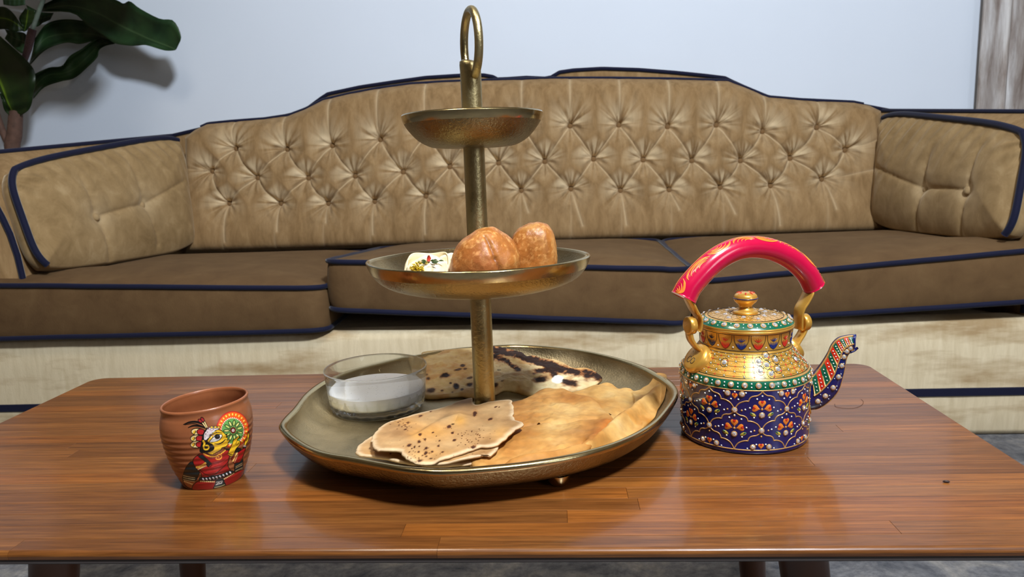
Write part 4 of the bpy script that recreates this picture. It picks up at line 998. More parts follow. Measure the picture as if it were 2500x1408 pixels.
# arms and bodice
poly(DK, [(478, 996), (430, 1035), (402, 1085), (384, 1140), (384, 1190), (505, 1205), (540, 1160), (562, 1095), (530, 1050)], 9)
poly(RD, [(560, 912), (620, 905), (700, 935), (800, 895), (865, 868), (890, 905), (880, 950), (866, 1010), (868, 1050), (886, 1095), (800, 1130), (700, 1152), (590, 1166), (575, 1120), (540, 1085), (500, 1010), (520, 950)], 8)
stroke((196, 60, 56), [(690, 1050), (790, 1010), (860, 960)], 8); stroke((196, 60, 56), [(640, 1100), (760, 1090)], 6)
poly(RD, [(488, 992), (505, 955), (545, 930), (600, 950), (636, 995), (640, 1030), (585, 1070), (545, 1085), (510, 1050)], 8)
poly(DK, [(545, 940), (585, 922), (610, 940), (690, 1022), (655, 1056), (610, 990)], 6, kind='q')
stroke(K, [(560, 1085), (620, 1130), (700, 1145), (770, 1095), (830, 1040), (875, 985)], 7)
stroke((240, 178, 70), [(530, 1056), (575, 1046), (622, 1016)], 22); stroke(K, [(528, 1058), (575, 1048), (622, 1018)], 4); dots(CR, (545, 1080), (628, 1042), 7, 6)
stroke(YE, [(606, 912), (640, 930), (690, 944), (740, 936), (800, 905), (835, 874)], 4)
for t_ in np.linspace(0, 1, 15): q_ = spl([(606, 912), (640, 930), (690, 944), (740, 936), (800, 905), (835, 874)], 15)[int(round(t_*14))]; SH.append(('e', (244, 178, 60), [tuple(q_), (8, 7)]))
stroke((244, 160, 60), [(745, 945), (736, 960), (750, 972), (780, 968), (796, 945), (785, 920), (765, 918)], 12); SH.append(('e', (244, 178, 60), [(765, 945), (10, 9)]))
for y_ in (1146, 1166, 1188): stroke((226, 214, 160), [(386, y_), (440, y_+14), (508, y_+24)], 6)
SH.append(('p', (168, 92, 48), [(386, 1204), (400, 1245), (440, 1280), (480, 1290), (490, 1250), (505, 1216), (440, 1210)])); stroke(K, [(378, 1180), (388, 1225), (425, 1268), (484, 1292)], 8)
dots(CR, (398, 1208), (478, 1238), 6, 8)
# right arm with raised hand
poly(DK, [(818, 852), (870, 858), (940, 850), (1000, 852), (1006, 880), (990, 905), (950, 900), (900, 880), (850, 872)], 5)
poly(RD, [(902, 965), (930, 930), (965, 900), (1010, 872), (1046, 846), (1048, 880), (1030, 930), (1000, 1000), (945, 1022), (918, 1000)], 7)
stroke((240, 196, 110), [(918, 990), (940, 945), (962, 905)], 16); stroke(K, [(912, 985), (936, 940)], 4); dots(CR, (938, 1000), (968, 930), 6, 5)
poly(DK, [(936, 1024), (990, 1002), (1024, 968), (1026, 1040), (1022, 1082), (985, 1110), (942, 1132)], 7)
for a_, b_ in (((950, 1050), (1016, 1014)), ((948, 1066), (1018, 1030)), ((946, 1100), (1020, 1062)), ((944, 1112), (1020, 1076))): stroke((232, 214, 160), [a_, b_], 6)
dots(CR, (945, 1148), (1030, 1094), 7, 6)
poly(YE, [(868, 912), (882, 868), (908, 812), (922, 770), (945, 748), (982, 722), (986, 738), (966, 764), (990, 776), (1000, 800), (978, 830), (952, 860), (918, 924)], 7, kind='q')
stroke(K, [(968, 766), (950, 800), (956, 820)], 5); stroke(K, [(985, 790), (964, 822)], 5); stroke(K, [(866, 905), (890, 918), (914, 922)], 8); stroke(K, [(868, 925), (892, 938), (910, 936)], 8); stroke(YE, [(868, 915), (892, 929), (912, 929)], 6)
poly(YE, [(1038, 830), (1050, 770), (1072, 722), (1082, 672), (1094, 725), (1084, 770), (1066, 800), (1058, 836)], 6, kind='q'); stroke(K, [(1072, 730), (1064, 775)], 5)
SH += [('e', WH, [(1044, 830), (16, 8)]), ('e', K, [(1040, 846), (22, 7)])]
# belt and skirt
poly(RD, [(562, 1200), (650, 1212), (738, 1198), (722, 1250), (700, 1292), (600, 1300), (490, 1300), (484, 1262), (515, 1225)], 8)
poly(RD, [(812, 1178), (880, 1150), (940, 1112), (1036, 1078), (1036, 1110), (1000, 1170), (920, 1225), (838, 1250)], 8)
poly(DK, [(738, 1200), (812, 1178), (826, 1215), (836, 1248), (770, 1280), (708, 1290), (728, 1240)], 6); stroke(WH, [(738, 1218), (770, 1214), (804, 1204)], 6); stroke(WH, [(742, 1240), (768, 1222), (778, 1232), (806, 1214)], 6); stroke(WH, [(734, 1246), (800, 1228)], 6); stroke((190, 180, 120), [(722, 1274), (780, 1262), (828, 1244)], 8)
poly(DK, [(568, 1166), (640, 1164), (720, 1148), (800, 1128), (880, 1094), (930, 1100), (920, 1122), (840, 1155), (760, 1185), (660, 1204), (560, 1200)], 6)
for t_ in np.linspace(0, 1, 9): SH.append(('e', (226, 226, 232), [(600+290*t_, 1186-4*t_-68*t_*t_), (15, 8)], .9))
dots(CR, (574, 1208), (715, 1214), 8, 9, 7); dots(CR, (826, 1182), (925, 1124), 7, 8, 6)
def clay():
    m, nt, b = nmat('terracotta_paint'); v = coords(nt); f = noise(nt, v, 30, 4)
    cc = ramp(nt, f, [(.3, lin((132, 76, 44))), (.7, lin((156, 92, 56)))])
    a = N(nt, 'Attribute', attribute_name='tint'); cc = mixc(nt, a.outputs['Alpha'], cc, a.outputs['Color'])
    setin(nt, b, Base_Color=cc, Roughness=.34, Coat_Weight=.25, Coat_Roughness=.2); bump(nt, b, noise(nt, v, 260, 3), .12, .0006); return m
M['clay'] = clay()
face = math.atan2(-MY, -MX)
thm = np.sort(np.concatenate([face+np.linspace(-1.75, 1.75, 520), face+np.linspace(1.80, 2*pi-1.80, 50)]))
oprof = spl([(.0262, .0006), (.0272, .003), (.0295, .009), (.0335, .020), (.0368, .034), (.0387, .047), (.0387, .056), (.0376, .0625), (.0366, .066), (.0364, .0685), (.0369, .0712)], 300)
rib = sst(.004, .010, oprof[:, 1])*sst(.056, .046, oprof[:, 1]); oprof[:, 0] *= .976; oprof[:, 0] += rib*.00024*np.sin(oprof[:, 1]*2*pi/.0052)
lp = np.array([(.0367, .0724), (.0358, .0730), (.0347, .0724)])*[.976, 1]
ipf = spl([(.0343, .070), (.0345, .064), (.0360, .055), (.0355, .042), (.031, .024), (.025, .0085), (.018, .0055), (.0005, .005)], 30)
pr = np.concatenate([[(.0005, .0004), (.0255, .0001)], oprof, lp, ipf])
P, F = lathe(pr, (MX, MY), th=thm); nT = len(thm); F = [grid_f(nT, len(pr), True)]
P[:, 2] += .055*(P[:, 0]-MX)*sst(.01, .07, P[:, 2])
cols = np.zeros((len(P), 4)); G = np.arange(nT*len(pr)).reshape(nT, -1)
fr = np.abs(np.angle(np.exp(1j*(thm-face)))) < 1.76
vis = G[fr][:, 2:302].ravel()
hp = V.proj(P[vis]); S = (hp-[360, 900])*4.4
SHo = [(('p' if False else k_), c_, p_, *w_) for k_, c_, p_, *w_ in SH]
cols[vis] = paint(S, SHo)
mk('cup_body', P, F, M['clay'], mg, cols={'tint': cols})

# ------------------------------------------------------------------ painted kettle
KX, KY = .1785, .699
kt = thing('kettle', 'small hand-painted navy and gold kettle with a magenta arched handle and jewelled bands', 'kettle', (KX, KY, 0))
kf = math.atan2(-KY, -KX)
def enamel(name, c, rough=.25, metal=0., coat=.5, var=.05): return simple(name, c, rough, metal, coat, var, 60, .08, 300)
M['k_navy'] = enamel('navy_enamel', (14, 24, 90)); M['k_green'] = enamel('green_enamel', (12, 92, 66)); M['k_gold'] = enamel('gold_paint', (218, 164, 70), .32, .5, .35, .10)
M['k_line'] = enamel('gold_cone_line', (198, 150, 88), .4, .35, .1); M['k_black'] = enamel('black_line', (24, 16, 12), .4, 0, .2); M['k_white'] = enamel('white_dot', (236, 238, 236), .35, 0, .2)
M['k_orange'] = enamel('orange_petal', (226, 128, 44), .35, 0, .3, .2); M['k_red'] = enamel('red_paint', (196, 40, 22), .35, 0, .3); M['k_leaf'] = enamel('leaf_paint', (176, 158, 60), .35, 0, .3, .2); M['k_dgreen'] = enamel('dark_green_paint', (10, 84, 62), .35, 0, .3)
M['k_blue'] = enamel('blue_paint', (18, 38, 108), .35, 0, .3); M['k_mag'] = enamel('magenta_enamel', (196, 8, 62), .22, 0, .6)
gm_, nt, b = nmat('crystal'); setin(nt, b, Base_Color=(.93, .94, .97, 1), Metallic=.7, Roughness=.09, Coat_Weight=.6); M['gem'] = gm_
kprof = np.array([(.0005, .0003), (.0575, .0001), (.0588, .0010), (.0592, .003), (.0592, .0045), (.0590, .0055), (.0592, .010), (.0597, .030), (.0602, .050), (.0604, .0608), (.0603, .0625), (.0600, .0650), (.0590, .0678), (.0574, .0698), (.0520, .0765), (.0468, .0830), (.0425, .0890), (.0419, .0904), (.0418, .0920), (.0422, .1000), (.0428, .1060), (.0436, .1068), (.0442, .1080), (.0440, .1092), (.0425, .1096), (.03, .1098), (.0005, .1098)])
def kr(z): q = kprof[1:24]; return np.interp(z, q[:, 1], q[:, 0])
def ks(th, z, off=0.):                                    # point on the kettle wall; th measured from the side facing the room
    th = np.asarray(th, float); z = np.asarray(z, float); e_ = .0004
    dr = (kr(z+e_)-kr(z-e_))/(2*e_); nl = np.sqrt(1+dr*dr)
    r = kr(z)+off/nl; a = kf+th
    return np.stack([KX+r*np.cos(a), KY+r*np.sin(a), z-off*dr/nl], -1)
def section(name, za, zb, mat, n=120):
    q = kprof[(kprof[:, 1] >= za-1e-6) & (kprof[:, 1] <= zb+1e-6)]
    P, F = lathe(q, (KX, KY), n); return P, F
body = MB()
P, F = lathe(kprof[:10], (KX, KY), 140); body.add(P, F, 0)
P, F = lathe(kprof[9:14], (KX, KY), 140); body.add(P, F, 1)
P, F = lathe(kprof[13:], (KX, KY), 140); body.add(P, F, 2)
kb = body.build('body', [M['k_navy'], M['k_green'], M['k_gold']], kt)
def rib3(mb, path, w, m=0, off=.00012, hgt=.00028, surf=ks):   # raised painted line following (theta, z) points
    p = np.array(path, float); r = kr(p[:, 1]); s = np.column_stack([p[:, 0]*r, p[:, 1]])
    t = np.gradient(s, axis=0); t /= np.linalg.norm(t, axis=1)[:, None]+1e-12; n_ = np.column_stack([-t[:, 1], t[:, 0]])
    w = np.broadcast_to(np.array(w, float), (len(p),))
    rows = []
    for k_, h_ in ((-.5, -.0001), (-.32, hgt*.85), (0, hgt), (.32, hgt*.85), (.5, -.0001)):
        q = s+n_*(w*k_)[:, None]; rows.append(surf(q[:, 0]/r, q[:, 1], off+h_))
    P = np.stack(rows, 1); mb.add(P.reshape(-1, 3), [grid_f(len(p), 5, flip=True)], m)
def disc(mb, th, z, a, b=None, rot=0., m=0, off=.00025, dome=.0003, n=10, surf=ks):
    b = b or a; t = np.arange(n)*2*pi/n; r = kr(z)
    x = a*np.cos(t); y = b*np.sin(t); X = x*cos(rot)-y*sin(rot); Y = x*sin(rot)+y*cos(rot)
    P = np.concatenate([surf(th+X/r, z+Y, off-.0002), surf(th+.7*X/r, z+.7*Y, off+dome*.8), surf(np.array([th]), np.array([z]), off+dome)])
    i = np.arange(n); j = (i+1) % n
    mb.add(P, [np.stack([i, j, n+j, n+i], -1), np.stack([n+i, n+j, np.full(n, 2*n)], -1)], m)
def heart(mb, th, z, s, rot, m, m2=None):                 # rot 0: point downwards
    t = np.linspace(0, 2*pi, 18, endpoint=False)
    hx = .95*np.sin(t)**3; hy = (13*np.cos(t)-5*np.cos(2*t)-2*np.cos(3*t)-np.cos(4*t))/15
    r = kr(z)
    for sc, mm, of in ((1, m, .00025), (.45, m2, .0004)):
        if mm is None: continue
        X = s*sc*hx; Y = s*sc*hy+(0 if sc == 1 else s*.42); xr_, yr_ = X*cos(rot)-Y*sin(rot), X*sin(rot)+Y*cos(rot)
        P = np.concatenate([ks(th+xr_/r, z+yr_, of-.0002), ks(th+.75*xr_/r, z+.75*yr_, of+.0001), ks(np.array([th]), np.array([z]), of+.00015)])
        n = 18; i = np.arange(n); j = (i+1) % n
        mb.add(P, [np.stack([j, i, n+i, n+j], -1), np.stack([n+j, n+i, np.full(n, 2*n)], -1)], mm)
def ringline(mb, z, w, m=0, off=.0001, hgt=.0002): rib3(mb, np.column_stack([np.linspace(0, 2*pi, 121), np.full(121, z)]), w, m, off, hgt)
# crystals: gold ring with a faceted stone, shared mesh
n = 10; t = np.arange(n)*2*pi/n
gp = MB()
rows = [(1.32, -.0001), (1.30, .00035), (1.12, .00065), (.96, .0004)]
P = np.concatenate([np.column_stack([.0021*r*np.cos(t), .0021*r*np.sin(t), np.full(n, z)]) for r, z in rows]); gp.add(P, [grid_f(4, n, False, True, flip=True)[:, ::-1]], 0)
P = np.concatenate([np.column_stack([.0021*r*np.cos(t+o), .0021*r*np.sin(t+o), np.full(n, z)]) for r, z, o in ((1., .0004, 0), (.88, .00095, .31), (.5, .0015, 0))]); i = np.arange(n); j = (i+1) % n
gp.add(P, [np.stack([i, j, n+i], -1), np.stack([j, n+j, n+i], -1), np.stack([n+i, n+j, 2*n+j], -1), np.stack([n+i, 2*n+j, 2*n+i], -1), (np.arange(n)+2*n)[None]], 1)
gme = mesh_from('rhinestone', np.concatenate(gp.P), gp.F, [M['k_line'], M['gem']], smooth=False, fm=np.concatenate(gp.M))
gme2 = gme.copy(); gme2.name = 'rhinestone_plain'; gme2.materials[0] = M['gem']
def gem(p, nrm_, s=1., par=None, me=gme):
    o = link('rhinestone', me, par or kt); o.location = np.array(p)+[0, 0, ZT]-ORG[kt.name]
    q = Vector(nrm_).to_track_quat('Z', 'Y'); o.rotation_euler = q.to_euler(); o.scale = (s, s, s)
def kgem(th, z, s=1., me=gme):
    p = ks(th, z, .0001); q = ks(th, z, .0011); gem(p, q-p, s, None, me)
D = R(1)
h_ = .0186; z0 = .0604; scroll = MB(); wdot = MB(); flow = MB()
edge_ = [(0, 0), (.05, .12), (.18, .24), (.32, .27), (.42, .33), (.475, .43), (.49, .52), (.50, .525), (.60, .525), (.72, .57), (.85, .67), (.94, .83), (1, 1)]
for k_ in range(8):
    for j_, (zt_, tt_) in enumerate(((z0, 15+45*k_), (z0-h_, -7.5+45*k_), (z0-2*h_, 15+45*k_))):
        for sg in (-1, 1):
            e_ = np.array(edge_)
            q = np.column_stack([(tt_+sg*22.5*e_[:, 0])*D, zt_-h_*e_[:, 1]])
            gap = .07; q = spl(q, 36)
            rib3(scroll, q, .00105, 0, .0001, .00022)
    A, B = (-7.5+45*k_)*D, (15+45*k_)*D; zA, zB = z0-h_, z0-2*h_
    kgem(A, zA, 1.0); kgem(B, zB, 1.0)
    for th, z in ((A, zA), (B, zB)):                      # gold dots around each junction
        for dx, dz in ((-.0062, 0), (.0062, 0), (0, -.0055)): disc(scroll, th+dx/.06, z+dz, .0009, m=0)
        for dx, dz in ((-.0092, -.001), (.0092, .001)): disc(wdot, th+dx/.06, z+dz, .0008)
    for th, zc in ((B, z0-h_+.0012), (A, z0-2*h_+.0012)):  # flowers
        for a_ in (-78, 0, 78):
            dx, dz = .0056*sin(R(a_)), .0056*cos(R(a_)); heart(flow, th+dx/.06, zc+dz, .0036, -R(a_), 0, 1)
        disc(scroll, th, zc+.0002, .0011)
        kgem(th, zc-.0052, 1.0)
        for sg in (-1, 1): disc(flow, th+sg*.0078/.06, zc-.0048, .0030, .0016, sg*.5, 2); disc(flow, th+sg*.0090/.06, zc-.0038, .0017, .0007, sg*.6, 3, .0004)
        for dx, dz in ((-.0105, .0015), (.0105, .0015), (-.0068, -.0095+.002), (.0068, -.0095+.002), (-.0045, .0098), (.006, .0092), (0, .0125)): disc(wdot, th+dx/.06, zc+dz, .0008)
    heart(flow, A, z0-.0052, .0028, 0, 0, 1); heart(flow, B, .0088, .0028, 0, 0, 1)
    for sg in (-1, 1):
        kgem(A+sg*.0062/.06, z0-.0034, 1.); kgem(B+sg*.0072/.06, .0078, .95)
        disc(wdot, A+sg*.0032/.06, z0-.0085, .0008); disc(wdot, A+sg*.0095/.06, z0-.0022, .0008); disc(wdot, B+sg*.0042/.06, .0102, .0008); disc(wdot, B+sg*.012/.06, .0062, .0007)
    disc(wdot, A, z0-.0018, .0008)
ringline(scroll, .0046, .0010); ringline(scroll, .0604, .0010)
ringline(scroll, .0690, .0012)
for k_ in range(32):
    a_ = 11.25*k_*D+R(.5); kgem(a_, .0650, 1.0)
    disc(wdot, a_+5.6*D, .0634, .0007); disc(wdot, a_+5.6*D, .0664, .0007)
# shoulder: black grid with green stars and red ticks
bl_ = MB(); gs = MB(); rt_ = MB()
zr = [.0715, .0752, .0790, .0828, .0862]; cs_ = 40
for z in zr: ringline(bl_, z, .00035, 0, .00005, .0001)
ringline(bl_, .0703, .0005); ringline(bl_, .0886, .0005)
for k_ in range(cs_): rib3(bl_, np.column_stack([np.full(8, k_*9*D), np.linspace(.0704, .0884, 8)]), .00035, 0, .00005, .0001)
for k_ in range(cs_):
    for i_, z in enumerate(zr):
        th = k_*9*D; r = kr(z)
        if (k_+i_) % 2 == 0:
            for a_ in (R(45), R(-45)):
                q = np.linspace(-1, 1, 5); rib3(gs, np.column_stack([th+q*.0022*cos(a_)/r, z+q*.0022*sin(a_)]), .0007*(1.05-np.abs(q)), 0, .00015, .00015)
            disc(wdot, th, z, .00055, n=8)
        else:
            for a_ in (0, R(90)):
                q = np.linspace(-1, 1, 5); rib3(rt_, np.column_stack([th+q*.0014*cos(a_)/r, z+q*.0014*sin(a_)]), .0007*(1.1-np.abs(q)), 0, .0002, .00015)
        disc(wdot, th+4.5*D, z+.0019, .0003, n=6)
def circ(mb, th, z, a, w):
    t = np.linspace(0, 2*pi, 25); rib3(mb, np.column_stack([th+a*np.cos(t)/kr(z), z+a*np.sin(t)]), w, 0, .0003, .0001)
def shoulder(px):                                         # nearest point of the shoulder cone under a picture position
    T, Z = np.meshgrid(np.linspace(-1.2, 1.2, 160), np.linspace(.070, .089, 60), indexing='ij'); q = V.proj(ks(T, Z)); i_ = np.argmin(((q-px)**2).sum(-1)); return T.ravel()[i_], Z.ravel()[i_]
for x, y in ((410, 810), (610, 805), (655, 770), (710, 795), (662, 826), (725, 850), (620, 862), (685, 878), (830, 790)):
    th, z = shoulder(np.array([x/2.427+1600, y/2.427+550])); kgem(th, z, .85, gme2); circ(bl_, th, z, .0034, .0004)
# neck: row of tulip petals
nk = MB(); zt_, zb_ = .1056, .0925
ringline(bl_, .1062, .0006); ringline(bl_, .0914, .0005)
for k_ in range(18):
    th = (20*k_-4)*D; s_ = np.linspace(-1, 1, 25)
    u_ = np.abs(s_); zz = zb_+(zt_-zb_)*u_**1.25; xw = np.sign(s_)*8.8*(1-(1-u_)**2.3)
    rib3(bl_, np.column_stack([th+xw*D, zz]), .0005, 0, .0001, .00015)
    m_ = k_ % 2
    for f_ in np.linspace(-.8, .8, 7):                    # flame-like strokes filling the lower petal
        zl = zb_+.0006+.0030*abs(f_)**2.2; top_z = zb_+.0060+.0004*(1-abs(f_))+(.0006 if int(f_*10) % 2 else 0)
        rib3(nk, np.column_stack([th+f_*7.4*D*np.linspace(.62, 1, 6), np.linspace(zl, max(zl+.002, top_z), 6)]), .0018*np.linspace(1, .12, 6), m_, .00015+.00002*abs(f_), .00012)
    for f_ in (-1, -.5, 0, .5, 1):                        # little fan above
        rib3(nk, np.column_stack([th+f_*np.linspace(.6, 4.6, 5)*D, .0998+np.linspace(0, .0036, 5)*(1-.35*abs(f_))]), .0006*np.array([.5, 1, 1, .8, .3]), m_, .0002, .00015)
    disc(wdot, th+10*D, .0945, .0007)
scroll.build('gold_scrollwork', [M['k_line']], kb); wdot.build('white_dots', [M['k_white']], kb); flow.build('painted_flowers', [M['k_orange'], M['k_red'], M['k_leaf'], M['k_dgreen']], kb)
bl_.build('black_linework', [M['k_black']], kb); gs.build('green_stars', [M['k_dgreen']], kb); rt_.build('red_ticks', [M['k_red']], kb); nk.build('petal_band', [M['k_blue'], M['k_red']], kb)
# lid and knob
ld = MB()
P, F = lathe([(.0440, .1094), (.0443, .1102), (.0438, .1112)], (KX, KY), 100); ld.add(P, F, 1)
lrim = [(.0438, .1112), (.0425, .1128), (.0400, .1148), (.0372, .1162)]
P, F = lathe(lrim, (KX, KY), 100); ld.add(P, F, 0)
P, F = lathe([(.0372, .1162), (.0362, .1166), (.0350, .1166)], (KX, KY), 100); ld.add(P, F, 1)
P, F = lathe([(.0350, .1166), (.03, .1174), (.02, .1182), (.0005, .1186)], (KX, KY), 80); ld.add(P, F, 1)
lid = ld.build('lid', [M['k_green'], M['k_gold']], kt)
mbl = MB(); mbw = MB(); mbr = MB()
for r_l in (.0345, .0140):
    t = np.linspace(0, 2*pi, 90); zl = np.interp(r_l, [.0005, .02, .03, .035], [.1186, .1182, .1174, .1166])+.0002
    P, F = tube(np.column_stack([KX+r_l*np.cos(t[:-1]), KY+r_l*np.sin(t[:-1]), np.full(89, zl)]), .0003, 6, closed=True); mbl.add(P, F)
lz = lambda r: np.interp(r, [.0005, .02, .03, .035], [.1186, .1182, .1174, .1166])
for k_ in range(24):
    a_ = k_*15*D
    for sw in (1, -1):
        rr_ = np.linspace(.0142, .0342, 10); aa_ = a_+sw*np.linspace(0, 30*D, 10)
        P, F = tube(np.column_stack([KX+rr_*np.cos(aa_), KY+rr_*np.sin(aa_), lz(rr_)]), .00014, 5); mbl.add(P, F)
    for rr_ in (.0175, .0235, .0300):
        a2 = a_+7.5*D*(rr_ == .0235); P, F = lathe([(.0005, .0003), (.0003, .0004), (.0001, .00045)], (KX+rr_*cos(a2), KY+rr_*sin(a2), lz(rr_)-.0001), 6); mbw.add(P, F)
for k_ in range(12):
    a_ = k_*30*D+.2; rr_ = .0200+.006*(k_ % 2); gem((KX+rr_*cos(a_), KY+rr_*sin(a_), lz(rr_)), (0, 0, 1), .8, lid, gme2)
for k_ in range(22):
    a_ = k_*2*pi/22; rr_, zz = .0406, .1144; nn = (cos(a_)*.62, sin(a_)*.62, .78); gem((KX+rr_*cos(a_), KY+rr_*sin(a_), zz), nn, 1.0, lid)
    for dr, dz in ((.0014, -.0012), (-.0016, .0011)):
        a2 = a_+pi/22; P, F = lathe([(.0006, 0), (.0004, .0003), (.0001, .0004)], (0, 0, 0), 6)
        q = Vector(nn).to_track_quat('Z', 'Y'); P = np.array([q @ Vector(x) for x in P])+np.array([KX+(rr_+dr)*cos(a2), KY+(rr_+dr)*sin(a2), zz+dz]); mbw.add(P, F)
mbl.build('lid_linework', [M['k_black']], lid); mbw.build('lid_dots', [M['k_white']], lid)
kn = spl([(.0112, .1184), (.0116, .1196), (.0105, .1208), (.0085, .1216), (.0066, .1236), (.0062, .1255), (.0078, .1275), (.0102, .1298), (.0110, .1320), (.0108, .1338), (.0100, .1358), (.0078, .1374), (.004, .1385), (.0003, .1388)], 46)
P, F = lathe(kn, (KX, KY), 40); knob = mk('knob', P, F, M['k_gold'], kt)
t = np.linspace(0, 2*pi, 48, endpoint=False); P, F = tube(np.column_stack([KX+.01095*np.cos(t), KY+.01095*np.sin(t), np.full(48, .1328)]), .0005, 6, closed=True); mbl = MB(); mbl.add(P, F); mbl.build('navy_line', [M['k_navy']], knob)
mbr = MB()
for k_ in range(7):
    a_ = kf+(k_-3)*50*D; rr_ = np.linspace(.0045, .0085, 5); P, F = tube(np.column_stack([KX+rr_*np.cos(a_), KY+rr_*np.sin(a_), np.interp(rr_, [.004, .0078, .01], [.1386, .1375, .1359])]), [.0003, .0007, .0008, .0007, .0003], 6); mbr.add(P, F)
mbr.build('red_dashes', [M['k_red']], knob)
# handle: plane through the spout, turned 20 degrees
ph = R(20); dvec = np.array([cos(ph), sin(ph), 0]); nvec = np.array([-sin(ph), cos(ph), 0]); kc_ = np.array([KX, KY, 0])
az = lambda pts: kc_+np.array(pts, float)[:, :1]*dvec+np.array(pts, float)[:, 1:2]*np.array([0, 0, 1.])
hpth = spl([(-.0660, .1385), (-.0585, .1500), (-.0375, .1683), (-.0170, .1780), (.0035, .1806), (.0265, .1770), (.0490, .1668), (.0668, .1520), (.0765, .1372)], 60)
hr = np.interp(np.linspace(0, 1, 60), [0, .5, 1], [.0122, .0102, .0105])
P, F = tube(az(hpth), hr, 22, up=nvec); grip = mk('grip', P, F, M['k_mag'], kt)
tg, na_, nb_ = frames(az(hpth), False, nvec)
om = MB()
top_dir = -nvec                                           # towards the room
def on_grip(s, a):                                        # s along 0..1, a angle from the crown of the arch towards the room
    i_ = np.clip(s, 0, 1)*59; i0 = np.minimum(i_.astype(int), 58); f_ = (i_-i0)[:, None]
    c = az(hpth); C0 = c[i0]*(1-f_)+c[i0+1]*f_; T = tg[i0]; U = np.cross(T, np.broadcast_to(nvec, T.shape)); U *= np.sign(U[:, 2:3]+1e-9); rr_ = np.interp(s, np.linspace(0, 1, 60), hr)+.00015
    return C0+(U*np.cos(a)[:, None]+top_dir*np.sin(a)[:, None])*rr_[:, None]
def gstroke(s, a, w):
    P = on_grip(np.array(s), np.array(a)); n = len(P)
    P2, F2 = tube(P, w, 6); om.add(P2, F2)
Lh = np.linalg.norm(np.diff(az(hpth), axis=0), axis=1).sum()
def gribbon(x, y, w):                                     # x along the arch, y across it (metres)
    q = np.column_stack([x, y]); t = np.gradient(q, axis=0); t /= np.linalg.norm(t, axis=1)[:, None]+1e-12; n_ = np.column_stack([-t[:, 1], t[:, 0]]); rows = []
    for k_ in (-.5, 0, .5):
        r_ = q+n_*(np.asarray(w)*k_)[:, None]; P_ = on_grip(np.clip(r_[:, 0]/Lh, 0, 1), r_[:, 1]/.0106)
        rows.append(P_+(P_-az(hpth)[np.minimum((np.clip(r_[:, 0]/Lh, 0, 1)*59).astype(int), 59)])*(.002 if k_ else .022))
    om.add(np.stack(rows, 1).reshape(-1, 3), [grid_f(len(q), 3)])
gribbon(np.linspace(.001, Lh-.001, 90), np.full(90, -.0012), np.full(90, .0011))
for k_ in range(9):
    xc = .010+.0225*k_
    for q_, rr_ in enumerate((.0108, .0080, .0055, .0032)):
        fl_ = 1 if k_ % 2 else -1
        t = np.linspace(R(12), R(176), 14) if fl_ > 0 else np.linspace(R(190), R(352), 14)
        tp = np.sin(np.linspace(.12, pi-.05, 14))**.6
        y_ = (.0016 if fl_ < 0 else .0078)-fl_*rr_*.62*np.abs(np.sin(t))*1.0 if fl_ > 0 else .0012+rr_*.62*np.abs(np.sin(t))
        gribbon(xc+rr_*np.cos(t)+.0012*q_*fl_, y_+.0004, (.0022 if q_ == 0 else .0011)*tp)
om.build('orange_crescents', [M['k_orange']], grip)
